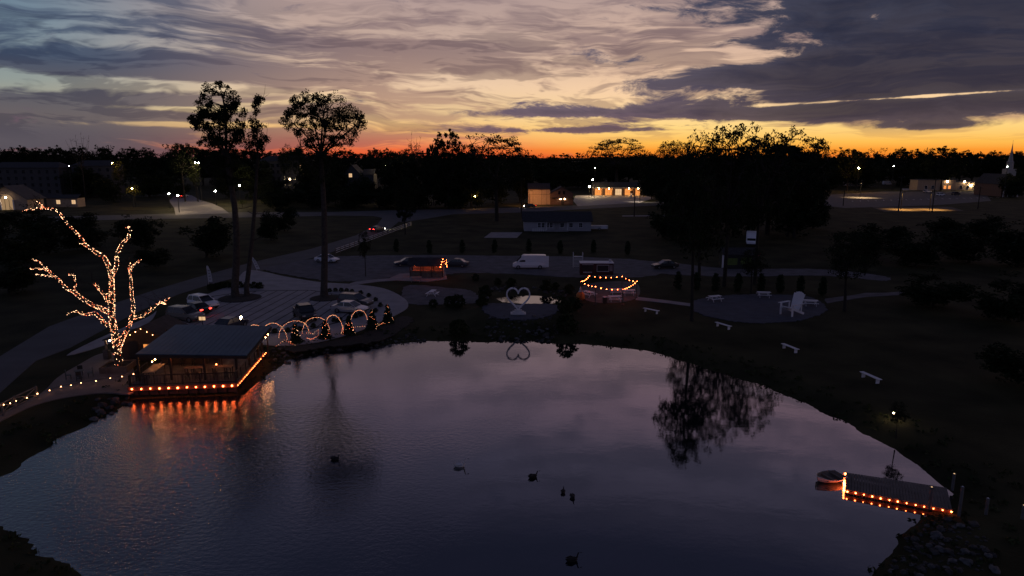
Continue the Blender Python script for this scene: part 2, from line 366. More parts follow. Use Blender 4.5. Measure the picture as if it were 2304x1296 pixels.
def terrain(X, Y):
    d = sdist(X, Y, LAKE) + 0.28 * wob(X, Y)
    t = np.clip(d / 3.6, 0, 1); z = np.where(d > 0, WATER * (1 - t * t * (3 - 2 * t)), WATER + np.maximum(d * 0.35, -1.6))
    dp = sdist(X, Y, POND) + 0.15 * wob(X, Y, 2.0)
    t = np.clip(dp / 1.2, 0, 1); zp = np.where(dp > 0, -0.3 * (1 - t), -0.3 + np.maximum(dp * 0.4, -0.6))
    dq = sdist(X, Y, PLAZA); t = np.clip(dq / 3.4, 0, 1); zq = .8 * (1 - t * t * (3 - 2 * t))
    return np.minimum(z, zp) + zq * np.clip((dp + .2) / 1.2, 0, 1) - 0.02 - 0.02 * wob(X, Y, 0.23)
def axis(lo, hi, step, out, g=1.22):
    mid = list(np.arange(lo, hi + 0.01, step)); s = step; v = mid[-1]; up = []
    while v < out: s *= g; v += s; up.append(v)
    s = step; v = mid[0]; dn = []
    while v > -out: s *= g; v -= s; dn.append(v)
    return np.array(dn[::-1] + mid + up)
xs = axis(-46, 44, 0.6, 3500); ys = axis(16, 101, 0.6, 4500)
GX, GY = np.meshgrid(xs, ys); GZ = terrain(GX, GY)
nx, ny = len(xs), len(ys)
idx = np.arange(nx * ny).reshape(ny, nx)
quads = np.stack([idx[:-1, :-1], idx[:-1, 1:], idx[1:, 1:], idx[1:, :-1]], -1).reshape(-1, 4)
def np_mesh(name, V, Q, m, smooth=False):
    me = bpy.data.meshes.new(name); V = np.asarray(V, np.float32); Q = np.asarray(Q, np.int32); k = Q.shape[1]
    me.vertices.add(len(V)); me.vertices.foreach_set('co', V.ravel())
    me.loops.add(Q.size); me.loops.foreach_set('vertex_index', Q.ravel())
    me.polygons.add(len(Q)); me.polygons.foreach_set('loop_start', np.arange(len(Q), dtype=np.int32) * k)
    me.polygons.foreach_set('loop_total', np.full(len(Q), k, np.int32))
    if smooth: me.polygons.foreach_set('use_smooth', np.ones(len(Q), bool))
    me.update(calc_edges=True)
    if m: me.materials.append(m)
    return me
gobj = put('ground', np_mesh('ground', np.stack([GX, GY, GZ], -1).reshape(-1, 3), quads, M['grass'], True)); gobj['kind'] = 'structure'

# water: ripples roughest on the left, where the breeze reaches
wm = bpy.data.materials.new('lake_water'); wm.use_nodes = True; S.nt = wm.node_tree; t = wm.node_tree; b = t.nodes['Principled BSDF']
b.inputs['Base Color'].default_value = (0.006, 0.008, 0.011, 1); b.inputs['Roughness'].default_value = 0.03
b.inputs['IOR'].default_value = 2.7; b.inputs['Specular IOR Level'].default_value = 0.5
geo = t.nodes.new('ShaderNodeNewGeometry'); sp = t.nodes.new('ShaderNodeSeparateXYZ'); t.links.new(geo.outputs['Position'], sp.inputs[0])
X, Y = S(sp.outputs[0]), S(sp.outputs[1])
patch = noise(X * 0.06, Y * 0.05, 2.0, 2)
wind = sstep((X * -0.03) + patch * 1.8, 0.9, 1.75) * 0.85 + sstep(X * -1.0, 0, 16) * 0.12 + 0.03
rip = noise(X * 2.6, Y * 3.6, 0.0, 3, 0.55) * 0.9 + noise(X * 9.0, Y * 11.0, 4.0, 2, 0.5) * 0.35
swell = noise(X * 0.5, Y * 0.9, 7.0, 2, 0.5)
h = (rip * wind) * 0.033 + swell * 0.003
bp = t.nodes.new('ShaderNodeBump'); bp.inputs['Strength'].default_value = 0.9; bp.inputs['Distance'].default_value = 1.0
t.links.new(h.v, bp.inputs['Height']); t.links.new(bp.outputs[0], b.inputs['Normal'])
rg = wind * 0.05 + 0.022; t.links.new(rg.v, b.inputs['Roughness'])
M['water'] = wm
cen = LAKE.mean(0)
big = cen + (LAKE - cen) * 1.0 + (LAKE - cen) / np.linalg.norm(LAKE - cen, axis=1)[:, None] * 1.2
def flat(name, pts, z, m, th=0.0):
    me = MB()
    if th: me.prism([(p[0], p[1]) for p in pts], z - th, z)
    else: me.add([(p[0], p[1], z) for p in pts], [tuple(range(len(pts)))])
    o = me.build(name, m); o['kind'] = 'structure'; return o
def area(pts):
    return sum(a[0] * b[1] - a[1] * b[0] for a, b in zip(pts, list(pts[1:]) + [pts[0]])) / 2
def sheet(name, px, z, m, zp=0.0):
    pts = [tuple(gp(u, v, zp)[:2]) for u, v in px]
    if m in (M['gravel'], M['blue_gravel'], M['mulch'], M['dirt']):      # loose edges are ragged
        pts = [(x + random.gauss(0, .11), y + random.gauss(0, .16)) for a, b in zip(pts, pts[1:] + pts[:1]) for x, y in (a, ((a[0] * 2 + b[0]) / 3, (a[1] * 2 + b[1]) / 3), ((a[0] + b[0] * 2) / 3, (a[1] + b[1] * 2) / 3))]
    if area(pts) < 0: pts = pts[::-1]
    return flat(name, pts, z, m, 0.12)
def ccw(p): p = [tuple(q) for q in p]; return p if area(p) > 0 else p[::-1]
flat('lake_water', ccw(big), WATER, M['water'])
pm = POND.mean(0); flat('pond_water', ccw(pm + (POND - pm) * 1.12), -0.3, M['water'])
def smooth_px(pts, n=6):
    """closed Catmull-Rom through points"""
    out = []; k = len(pts)
    for i in range(k):
        p0, p1, p2, p3 = (np.array(pts[(i + j) % k], float) for j in (-1, 0, 1, 2))
        for q in range(n):
            s = q / n; out.append(tuple(0.5 * ((2 * p1) + (p2 - p0) * s + (2 * p0 - 5 * p1 + 4 * p2 - p3) * s * s + (3 * p1 - p0 - 3 * p2 + p3) * s ** 3)))
    return out

# ------------------------------------------------------------------ roads, lots and paths (each sheet lies a little above the one below)
sheet('main_road', [(-160, 990), (0, 884), (81, 812), (157, 783), (222, 748), (300, 706), (400, 663), (470, 641), (600, 606), (720, 576), (820, 543), (880, 513), (905, 492), (862, 488), (850, 504), (800, 530), (700, 560), (560, 592), (440, 625), (350, 652), (200, 702), (110, 735), (0, 802), (-160, 880)], 0.02, M['asphalt'])
sheet('cross_road', [(60, 489), (300, 483), (500, 478), (749, 477), (894, 473), (1028, 470), (1171, 467), (1300, 462), (1460, 455), (1600, 449), (1600, 455), (1460, 463), (1300, 471), (1171, 478), (1019, 482), (960, 492), (905, 500), (868, 492), (840, 486), (760, 485), (520, 490), (300, 494), (60, 498)], 0.026, M['asphalt'])
sheet('entrance_road', [(395, 484), (392, 468), (380, 452), (392, 441), (408, 436), (432, 440), (450, 450), (478, 458), (500, 468), (516, 480)], 0.032, M['pale_concrete'])
sheet('rear_verge_path', [(1400, 485), (1560, 484), (1560, 486), (1400, 487)], 0.03, M['pale_concrete'])
sheet('driveway', smooth_px([(520, 640), (552, 610), (590, 611), (640, 622), (720, 635), (800, 640), (866, 650), (910, 672), (918, 690), (900, 704), (862, 722), (800, 748), (720, 768), (640, 778), (596, 776), (420, 760), (396, 736), (404, 705), (450, 670)], 5), 0.034, M['concrete'])
sheet('gravel_lot', smooth_px([(596, 606), (660, 590), (740, 578), (850, 575), (1000, 574), (1150, 576), (1300, 578), (1450, 586), (1520, 600), (1480, 618), (1380, 626), (1250, 622), (1160, 616), (1040, 614), (1000, 618), (860, 626), (820, 632), (740, 632), (660, 620)], 4), 0.022, M['gravel'])
sheet('gravel_track', smooth_px([(1480, 590), (1640, 604), (1850, 606), (1990, 622), (1985, 632), (1850, 620), (1640, 622), (1480, 614)], 4), 0.024, M['gravel'])
sheet('curved_path', [(773, 643), (800, 634), (850, 628), (900, 625), (905, 630), (850, 634), (806, 640), (780, 648)], 0.04, M['pale_concrete'])
sheet('booth_terrace', [(868, 630), (900, 616), (1002, 612), (1006, 628), (960, 634)], 0.044, M['pale_concrete'])
sheet('picnic_patio', smooth_px([(920, 642), (1010, 648), (1060, 655), (1080, 675), (1040, 684), (920, 684), (905, 665)], 4), 0.03, M['gravel'])
sheet('heart_plaza', smooth_px([(1085, 690), (1110, 683), (1166, 684), (1230, 684), (1256, 690), (1250, 704), (1215, 716), (1166, 720), (1120, 716), (1095, 706)], 5), 0.84, M['blue_gravel'], .8)
sheet('chair_circle', smooth_px([(1552, 688), (1580, 672), (1650, 664), (1740, 663), (1820, 668), (1858, 690), (1850, 706), (1790, 722), (1700, 727), (1620, 718), (1570, 704)], 5), 0.03, M['blue_gravel'])
sheet('lit_patio', smooth_px([(1305, 650), (1340, 636), (1420, 634), (1440, 650), (1430, 672), (1380, 682), (1320, 676)], 4), 0.03, M['patio'])
sheet('garden_path', [(1432, 668), (1500, 676), (1560, 684), (1560, 690), (1500, 682), (1430, 675)], 0.036, M['pale_concrete'])
sheet('east_path', [(1855, 672), (1950, 660), (2060, 655), (2060, 662), (1950, 668), (1855, 682)], 0.036, M['gravel'])
sheet('yard_pad', [(1089, 535), (1105, 523), (1175, 523), (1163, 535)], 0.05, M['pale_concrete'])
sheet('shop_forecourt', [(1290, 452), (1295, 440), (1440, 436), (1470, 446), (1440, 456), (1300, 464)], 0.034, M['concrete'])
sheet('church_lot', [(1850, 462), (1870, 438), (1990, 431), (2215, 431), (2230, 452), (2100, 462), (1900, 468)], 0.03, M['asphalt'])
sheet('church_drive', [(2030, 424), (2220, 424), (2220, 428), (2030, 428)], 0.036, M['concrete'])
sheet('lakeside_walk', smooth_px([(-60, 965), (0, 935), (60, 905), (100, 880), (130, 850), (180, 820), (222, 798), (262, 796), (300, 830), (300, 884), (240, 884), (160, 893), (80, 912), (0, 949), (-60, 985)], 4), 0.05, M['walk_wood'])
sheet('planting_bank', smooth_px([(640, 782), (720, 772), (800, 756), (860, 734), (905, 712), (930, 720), (900, 745), (850, 768), (740, 780), (660, 792)], 4), 0.02, M['mulch'])
sheet('track_beside_road', smooth_px([(150, 800), (222, 762), (330, 715), (352, 700), (330, 730), (240, 775)], 3), 0.03, M['concrete'])
# painted bay lines on the church lot
def clip_poly(poly, P):
    """Sutherland-Hodgman against a convex ccw polygon"""
    out = [tuple(p) for p in poly]
    for i in range(len(P)):
        a, b = P[i], P[(i + 1) % len(P)]; inp, out = out, []
        if not inp: return []
        def sd(p): return (b[0] - a[0]) * (p[1] - a[1]) - (b[1] - a[1]) * (p[0] - a[0])
        for j in range(len(inp)):
            p, q = inp[j - 1], inp[j]; sp_, sq = sd(p), sd(q)
            if (sp_ >= 0) != (sq >= 0):
                k = sp_ / (sp_ - sq); out.append((p[0] + (q[0] - p[0]) * k, p[1] + (q[1] - p[1]) * k))
            if sq >= 0: out.append(q)
    return out
lot = flat('parking_lot', ccw([gp(u, v)[:2] for u, v in [(398, 738), (404, 706), (469, 668), (560, 655), (700, 653), (790, 668), (800, 690), (780, 722), (700, 742), (600, 752)]]), 0.045, M['joint'], 0.1)
lotP = ccw([gp(u, v)[:2] for u, v in [(400, 736), (406, 707), (470, 669.5), (560, 656.5), (698, 654.5), (786, 669), (797, 690), (777, 720.5), (700, 740), (600, 750)]])
ang = math.atan2(17.7, 1.15); dv = np.array((math.cos(ang), math.sin(ang))); du = np.array((dv[1], -dv[0])); o0 = np.array((-34.0, 84.0))
for i in range(-9, 14):
    for j in range(-4, 6):
        c0 = o0 + du * (i * 1.5) + dv * (j * 4.3 + (0.0 if i % 2 else 0.35)); a_, b_ = 0.65, 2.09
        q = [c0 - du * a_ - dv * b_, c0 + du * a_ - dv * b_, c0 + du * a_ + dv * b_, c0 - du * a_ + dv * b_]
        q = clip_poly(ccw(q), lotP)
        if len(q) >= 3 and abs(area(q)) > 0.4:
            MB().prism(ccw(q), 0.0, 0.072 + random.uniform(0, 0.006)).build('slab', M['concrete'], lot)
lines = bpy.data.objects['church_lot']
for k in range(22):
    p = Vector((150 + k * 4.2, 302 + k * 1.4)); d = Vector((2.0, 5.0))
    MB().add([(p.x - 0.12, p.y, 0.04), (p.x + 0.12, p.y, 0.04), (p.x + 0.12 + d.x, p.y + d.y, 0.04), (p.x - 0.12 + d.x, p.y + d.y, 0.04)], [(0, 1, 2, 3)]).build('bay_line', M['white'], lines)
# mulched tree islands in the lot
for u, v, r, lab in ((540, 672, 2.9, 1), (733, 672, 2.2, 2)):
    c = gp(u, v); ring = [(c.x + r * math.cos(a), c.y + r * 1.05 * math.sin(a)) for a in np.linspace(0, 2 * math.pi, 28)[:-1]]
    o = MB().prism(ring, 0.0, 0.13).build('tree_island', M['joint']); o['kind'] = 'structure'
    MB().prism([(c.x + (x - c.x) * .93, c.y + (y - c.y) * .93) for x, y in ring], 0.1, 0.16).build('mulch', M['mulch'], o)


# ------------------------------------------------------------------ trees
ORD = ['first', 'second', 'third', 'fourth', 'fifth', 'sixth', 'seventh', 'eighth', 'ninth', 'tenth', 'eleventh', 'twelfth', 'thirteenth', 'fourteenth', 'fifteenth', 'sixteenth', 'seventeenth', 'eighteenth']
def leaf_cards(C, rad, per, size, q, flat=0.75, hang=0.0):
    """per leaf-shaped cards round every clump centre"""
    C = np.asarray(C, float); n = len(C) * per
    base = np.repeat(C, per, 0); rr = np.repeat(np.broadcast_to(np.asarray(rad, float), (len(C),)), per)
    d = q.normal(size=(n, 3)); d /= np.linalg.norm(d, axis=1)[:, None]
    p = base + d * (rr * q.uniform(0.15, 1, n) ** 0.6)[:, None] * np.array((1, 1, flat))
    a = q.normal(size=(n, 3)); a[:, 2] -= hang; a /= np.linalg.norm(a, axis=1)[:, None]
    b = np.cross(a, q.normal(size=(n, 3))); b /= np.linalg.norm(b, axis=1)[:, None]
    s = q.uniform(0.6, 1.3, n)[:, None] * size
    V = np.stack([p - a * s * 0.55, p + b * s * 0.30 - a * s * .05, p + a * s * 0.6, p - b * s * 0.30 + a * s * .05], 1).reshape(-1, 3)
    return V, np.arange(n * 4).reshape(-1, 4)
def curve(a, b, sag, n=5, q=None, w=0.0):
    a, b = np.array(a, float), np.array(b, float); out = []
    side = q.normal(size=3) * w if q is not None else np.zeros(3)
    for i in range(n):
        s = i / (n - 1); p = a + (b - a) * s; k = math.sin(math.pi * s); p = p + side * k; p[2] += sag * k; out.append(p)
    return out
def grow(mb, start, C, k, r0, q, twig=0.03, lift=0.3, n=6):
    """limbs from start to k of the clump centres, a twig from each other clump to its nearest limb point"""
    C = np.asarray(C); pick = [int(q.integers(len(C)))]
    while len(pick) < min(k, len(C)):
        d = np.min([np.linalg.norm(C - C[i], axis=1) for i in pick], 0); pick.append(int(np.argmax(d * q.uniform(0.6, 1, len(C)))))
    pts = []
    for i in pick:
        L = np.linalg.norm(C[i] - start); c = curve(start, C[i], L * 0.10 * lift, 6, q, L * 0.05)
        mb.tube(c, [r0 * (1 - 0.85 * s / 5) * (0.75 if s else 0.9) for s in range(6)], n); pts += c[1:]
    P = np.array(pts)
    for i in range(len(C)):
        if i in pick: continue
        j = int(np.argmin(np.linalg.norm(P - C[i], axis=1) + 0.3 * (P[:, 2] - C[i][2]).clip(0)))
        mb.tube(curve(P[j], C[i], 0.1, 3, q, 0.08), [twig * 1.6, twig, twig * .5], 3, False)
def broadleaf(seed, H=20.0, r=6.0, low=0.35, nc=95, per=28, size=0.6, loose=0.0, limbs=7, dome=0.0):
    q = np.random.default_rng(seed); cz = H * (1 + low) / 2; rz = H * (1 - low) / 2; C = []
    lob = [(q.normal(size=3) * np.array((r * .5, r * .5, rz * .42)), q.uniform(0.42, 0.72)) for _ in range(9)]
    ph = q.uniform(0, 6.28, 6)
    while dome and len(C) < nc:
        d = q.normal(size=3); d /= np.linalg.norm(d)
        lump = 1 + dome * (math.sin(3 * d[0] * 2 + ph[0]) + math.sin(4 * d[1] * 2 + ph[1]) + math.sin(5 * d[2] + 3 * d[0] + ph[2])) / 3
        C.append(d * np.array((r, r, rz)) * lump * q.uniform(.45, 1) ** .45 + (0, 0, cz))
    while len(C) < nc:
        o, s = lob[int(q.integers(9))]; d = q.normal(size=3); d /= np.linalg.norm(d)
        p = o + d * np.array((r, r, rz)) * s * q.uniform(0.55 + .2 * loose, 1.0)
        if (p[0] / r) ** 2 + (p[1] / r) ** 2 + (p[2] / rz) ** 2 < 1.05: C.append(p + (0, 0, cz))
    C = np.array(C); mb = MB(); lean = q.normal(size=2) * 0.3
    top = np.array((lean[0], lean[1], H * (low + 0.12)))
    mb.tube([(0, 0, -0.3), (0, 0, 0.6), top * (.5, .5, .5), top], [H * .024, H * .019, H * .016, H * .011], 7)
    grow(mb, top, C, limbs, H * 0.009, q, twig=0.05 if loose else 0.04, n=5)
    V, Q = leaf_cards(C, r * (0.12 if dome else 0.2 if loose else 0.27) * q.uniform(0.7, 1.3, len(C)), per, size, q)
    return mb.mesh('trunk', M['dark_bark'], smooth=True), np_mesh('crown', V, Q, M['leaf_dark']), H, r
VAR = {}
VAR['dense'] = [broadleaf(100 + i, 20, 7.0, 0.22, 230, 26, 0.6, 0, 7, .16) for i in range(4)]
VAR['loose'] = [broadleaf(200 + i, 20, 6.5, 0.40, 125, 30, 0.5, 1.0, 10) for i in range(4)]
VAR['bushy'] = [broadleaf(300 + i, 20, 8.0, 0.02, 140, 30, 0.95) for i in range(4)]
VAR['airy'] = [broadleaf(500 + i, 20, 6.5, 0.36, 260, 17, 0.38, .45, 14, .24) for i in range(3)]
VAR['near'] = [broadleaf(400 + i, 18, 5.5, 0.38, 130, 34, 0.36, 0.6, 10) for i in range(2)]
def plant_tree(kind, i, x, y, H, r, label, group=None, name='tree', rz=0.0):
    tm, cm, H0, r0 = VAR[kind][i % len(VAR[kind])]
    o = thing(name, label, 'tree', (x, y, 0), rz, group); o.scale = (r / r0, r / r0, H / H0)
    put('trunk', tm, o); put('crown', cm, o); return o
def tree_px(kind, i, u, vt, D, w, label, group=None, name='tree'):
    p = at_y(u, vt, D)
    return plant_tree(kind, i, p.x, D, p.z, w * D / 1536 / 2, label, group, name, random.uniform(0, 6.28))
# the long far row that makes the horizon
prof = [(-80, 332), (0, 329), (250, 331), (420, 328), (560, 336), (900, 338), (1120, 342), (1200, 349), (1340, 348), (1500, 339), (1850, 341), (1990, 336), (2200, 344), (2400, 340)]
FAR = 'dark leafy tree in the far row along the horizon'
u = -60.0; k = 0
while u < 2370:
    v = np.interp(u, [a for a, _ in prof], [b for _, b in prof]) + random.uniform(-4, 7)
    tree_px(random.choice(['dense', 'dense', 'bushy']), k, u, v, random.uniform(430, 520), random.uniform(52, 84), FAR, 'trees along the horizon', 'horizon_tree'); k += 1
    u += random.uniform(20, 34)
q = np.random.default_rng(5); C = np.stack([q.uniform(-900, 900, 1600), q.uniform(640, 780, 1600), q.uniform(1, 19, 1600) * q.uniform(.75, 1.1, 1600)], -1)
V, Q = leaf_cards(C, 5.0, 12, 3.2, q); tag(put('far_wood', np_mesh('far_wood', V, Q, M['leaf_dark'])), 'dark woodland mass far behind the tree row', 'woodland', kind='stuff')
# named crowns that stand out against the sky
for kind, i, u, vt, D, w, lab in [
    ('dense', 0, 38, 331, 400, 62, 'round-topped dark tree at the far left end of the skyline'), ('dense', 1, 84, 336, 405, 60, 'second round dark tree from the left end of the skyline'),
    ('loose', 1, 405, 322, 300, 60, 'open-crowned tree just left of the tall light-leaved poplar on the skyline'),
    ('loose', 2, 642, 324, 330, 34, 'small thin tree above the pale apartment roof, left of two'), ('loose', 3, 672, 326, 330, 30, 'small thin tree above the pale apartment roof, right of two'),
    ('dense', 2, 880, 334, 330, 46, 'small dark tree standing over the single white yard light'), ('airy', 0, 922, 325, 300, 70, 'wide open-topped tree beneath the bare twigs on the skyline'),
    ('dense', 3, 972, 316, 280, 34, 'narrow tree tucked against the left side of the steep dark crown'), ('dense', 0, 1006, 297, 262, 82, 'tall steep dark tree crown left of the spreading oak'),
    ('loose', 1, 1058, 324, 262, 62, 'low loose tree between the steep crown and the spreading oak'),
    ('airy', 2, 1390, 310, 400, 140, 'wide dome-shaped tree alone above the lit shop front'), ('airy', 1, 1508, 314, 300, 70, 'small round tree, left of a pair before the sunset'),
    ('airy', 2, 1540, 316, 300, 66, 'small round tree, right of a pair before the sunset'), ('airy', 0, 1590, 300, 112, 125, 'airy tree at the left edge of the big right-hand grove'),
    ('airy', 1, 1652, 272, 104, 165, 'tallest airy tree with sunset showing through its crown'), ('airy', 2, 1722, 292, 106, 150, 'airy tree to the right of the tallest crown in the grove'),
    ('dense', 2, 1742, 312, 176, 215, 'huge solid dome-shaped dark tree in the right-hand grove'), ('airy', 0, 1806, 290, 168, 140, 'airy tree at the right edge of the big grove'),
    ('loose', 3, 1846, 326, 210, 50, 'small tree trailing off right of the big grove'), ('dense', 3, 1915, 330, 400, 62, 'rounded tree on the skyline left of the yellow street light'),
    ('dense', 0, 2128, 332, 400, 92, 'rounded tree on the skyline behind the white lit building'), ('loose', 1, 2290, 340, 400, 46, 'tree crown on the skyline right of the church spire')]:
    tree_px(kind, i, u, vt, D, w, lab, name='skyline_tree')
# dark filling trees, leafed nearly to the ground
MID = 'dark bushy tree in the unlit belt below the skyline'
for j, (u, vt, D, w) in enumerate([(180, 372, 330, 90), (250, 392, 300, 80), (330, 375, 340, 100), (395, 395, 330, 50), (510, 352, 330, 70), (560, 350, 320, 90), (600, 396, 285, 70), (650, 394, 290, 80), (705, 350, 300, 80), (750, 352, 290, 80), (805, 390, 275, 60),
    (850, 388, 270, 60), (900, 352, 275, 90), (950, 340, 268, 80), (1000, 345, 272, 100), (1060, 350, 270, 90), (1120, 352, 290, 100), (1170, 356, 300, 70), (620, 425, 266, 80), (700, 415, 266, 90), (780, 422, 264, 90), (860, 415, 262, 80), (940, 405, 262, 90), (1020, 400, 262, 90), (1250, 362, 420, 120), (1310, 366, 420, 100),
    (1470, 350, 320, 60), (1490, 345, 290, 80), (1545, 345, 250, 90), (1505, 405, 262, 70), (1540, 400, 200, 110), (1600, 370, 190, 110), (1660, 360, 170, 120), (1790, 352, 190, 120), (1840, 370, 240, 70), (1520, 440, 165, 100), (1580, 425, 160, 110), (1780, 420, 170, 130), (1835, 440, 190, 70), (1870, 360, 430, 60), (1950, 365, 440, 90), (2030, 362, 450, 90), (2290, 380, 330, 60)]):
    tree_px('bushy', j, u, vt, D, w, MID, 'dark belt of bushy trees', 'bushy_tree')
LOW = 'low dark bushy tree on the unlit left slope, %s from the left edge'
for j, (u, v, H, r) in enumerate([(-20, 560, 8, 5), (20, 660, 5, 4), (30, 600, 7, 5), (60, 520, 7, 6), (110, 570, 7, 5), (170, 525, 6, 5), (190, 560, 6, 5), (290, 540, 6, 4), (330, 560, 7, 4), (350, 600, 4, 3), (610, 540, 7, 3), (640, 520, 8, 3.5)]):
    p = gp(u, v); plant_tree('bushy', j, p.x, p.y, H, r, LOW % ORD[j], 'low trees left of the road', 'bushy_tree', j * 1.3)
LOWR = 'low dark bushy tree in the unlit right-hand ground, %s from the left'
for j, (u, v, H, r) in enumerate([(1930, 585, 6, 5), (1990, 560, 6, 5), (2060, 600, 6, 5), (2100, 690, 5, 4), (2120, 545, 6, 5), (2180, 590, 7, 6), (2230, 540, 6, 6), (2270, 720, 6, 4), (2288, 600, 7, 6), (2292, 860, 4, 3)]):
    p = gp(u, v); plant_tree('bushy', j, p.x, p.y, H, r, LOWR % ORD[j], 'low trees at right', 'bushy_tree', j * 1.9)
for u, v, vt, w, kind, lab in [(1118, 497, 300, 165, 'airy', 'spreading oak with open branches behind the dark white-walled house'), (912, 527, 392, 56, 'dense', 'dark upright tree beside the car with lit headlights'), (1556, 722, 392, 150, 'loose', 'tall thin lakeside tree whose trunk shows in the water'), (465, 578, 478, 120, 'bushy', 'dark wide tree by the road left of the tall trunks'),
                                (823, 622, 520, 34, 'near', 'slim tree rising from the gravel lot'), (2016, 985, 905, 46, 'near', 'small lakeside tree near the single garden light'), (1690, 660, 560, 70, 'near', 'small tree among the shrubs behind the gravel circle'), (1900, 700, 520, 120, 'near', 'dim tree right of the gravel circle')]:
    p = gp(u, v); tp = at_y(u, vt, p.y); plant_tree(kind, 1, p.x, p.y, tp.z, w * p.y / 1536 / 2, lab, None, 'tree', 1.0)
# bare dead trees on the skyline
def bare_tree(u, vb, vt, D, label, q, n=7, spread=1.0):
    b = at_y(u, vb, D); b.z = 0; tp = at_y(u, vt, D); H = tp.z; o = thing('bare_tree', label, 'tree', b); mb = MB()
    mb.tube([(0, 0, -.3), (0.2, 0, H * .35), (0, 0, H * .55)], [0.32, .22, .16], 6)
    mb.build('trunk', M['dark_bark'], o); br = MB()
    for k in range(n):
        e = np.array(((k / (n - 1) - .5) * 9 * spread + q.normal() * .5, q.normal() * 1.5, H * q.uniform(.86, 1.0))); c = curve((0, 0, H * q.uniform(.4, .55)), e, -.6, 5, q, .3); br.tube(c, [.15, .11, .08, .05, .025], 4)
        for s in range(5):
            a = c[int(q.integers(2, 5))]; br.tube(curve(a, a + q.normal(size=3) * (.9, .6, .4) + (0, 0, 1.3), 0, 3, q, .1), [.05, .035, .015], 3)
    br.build('branches', M['dark_bark'], o)
q = np.random.default_rng(77)
bare_tree(195, 470, 298, 300, 'bare dead tree standing above the left skyline', q, 8, 1.2)
bare_tree(936, 470, 304, 290, 'bare twigs of a dead tree above the middle skyline', q, 6, .5)
# the three tall trees on the islands of the car park
def tall_tree(u, v, ell, split, n, per, size, label, seed, r0, limbs, depth=3.0, lean=0.0, twigs=0, second=None):
    q = np.random.default_rng(seed); b = gp(u, v); D = b.y; o = thing('tall_tree', label, 'tree', (b.x, b.y, 0)); C = []
    wts = np.array([e[2] * e[3] for e in ell]); wts = wts / wts.sum()
    for _ in range(n):
        e = ell[int(q.choice(len(ell), p=wts))]; a = q.uniform(0, 6.283); rr = math.sqrt(q.uniform(0.08, 1)); yy = q.normal() * depth * 0.55
        C.append(np.array(at_y(e[0] + e[2] * rr * math.cos(a), e[1] + e[3] * rr * math.sin(a), D + yy)) - np.array((b.x, b.y, 0)))
    C = np.array(C); mb = MB(); sp_ = np.array(at_y(split[0], split[1], D)) - np.array((b.x, b.y, 0))
    mb.lathe((0, 0, -.1), [(r0 * 1.7, 0), (r0 * 1.25, .35), (r0 * 1.05, 1.0), (r0, 1.6)], 9)
    tr = curve((0, 0, 1.2), sp_, 0, 6, q, .55); mb.tube(tr, [r0, r0 * .93, r0 * .86, r0 * .76, r0 * .66, r0 * .55], 9)
    for k in range(9):                                                # dead stubs down the trunk
        b0 = tr[int(q.integers(2, 6))]; e = b0 + np.array((q.normal() * 1.6, q.normal() * 1.2, q.uniform(.1, 1.0))); mb.tube(curve(b0, e, -.1, 4, q, .12), [.06, .045, .03, .012], 4)
    mb.build('trunk', M['bark'], o, smooth=True); br = MB(); grow(br, sp_, C, limbs, r0 * .42, q, twig=0.035, lift=0.9)
    for k in range(twigs):
        c = C[int(q.integers(len(C)))]; e = c + np.array((q.normal() * .7, q.normal() * .4, q.uniform(.8, 2.4))); br.tube(curve(c, e, 0, 3, q, .1), [.035, .025, .012], 3)
    br.build('limbs', M['dark_bark'], o, smooth=True)
    V, Q = leaf_cards(C, 0.5 * q.uniform(.55, 1.4, len(C)), per, size, q, .9, .5)
    put('crown', np_mesh('crown', V, Q, M['leaf_dark']), o)
tall_tree(530, 668, [(488, 228, 48, 44), (470, 272, 46, 24), (524, 262, 30, 40), (452, 268, 26, 16), (505, 308, 48, 20), (476, 318, 30, 14), (530, 322, 26, 10), (548, 290, 10, 12), (505, 345, 34, 14), (495, 372, 44, 18), (505, 402, 36, 16)], (508, 352), 420, 46, 0.24, 'tallest dense-leaved poplar on the left car park island', 21, .52, 11)
tall_tree(556, 666, [(582, 240, 14, 22), (576, 278, 18, 16), (580, 312, 22, 20), (576, 335, 20, 14)], (580, 345), 80, 40, 0.24, 'slim sparse tree beside the tallest poplar with twiggy top', 22, .34, 5, 1.5, twigs=22)
tall_tree(730, 668, [(690, 238, 38, 34), (736, 246, 44, 40), (786, 278, 34, 40), (662, 268, 28, 32), (716, 296, 50, 26), (640, 262, 10, 18), (808, 272, 14, 20), (720, 318, 40, 14), (775, 318, 30, 12), (715, 342, 52, 16), (708, 372, 44, 18), (720, 400, 30, 14)], (722, 352), 440, 36, 0.23, 'wide open-crowned tree alone on the right car park island', 23, .5, 13)
# small evergreens and shrubs
def bush_mesh(seed, H, r, n, size, m, cone=False):
    q = np.random.default_rng(seed); z = q.uniform(0.02, 1, n) ** (1.25 if cone else 1); a = q.uniform(0, 6.283, n)
    rad = (r * (1 - z) * 0.95 + .05) if cone else r * np.sqrt(np.clip(1 - (2 * z - 0.85) ** 2 / 1.4, 0.02, 1))
    rad = rad * q.uniform(.45, 1.08, n); C = np.stack([rad * np.cos(a), rad * np.sin(a), z * H], -1)
    V, Q = leaf_cards(C, size * .8, 4, size, q, 1.0, .4); return np_mesh('foliage', V, Q, m)
BUSH = {'cone': [bush_mesh(i, 3.0, 0.95, 420, 0.30, M['needle'], True) for i in (1, 2)], 'column': [bush_mesh(i, 2.6, 0.5, 220, 0.25, M['needle']) for i in (3, 4)], 'round': [bush_mesh(i, 1.0, 0.6, 130, 0.2, M['leaf']) for i in (5, 6)]}
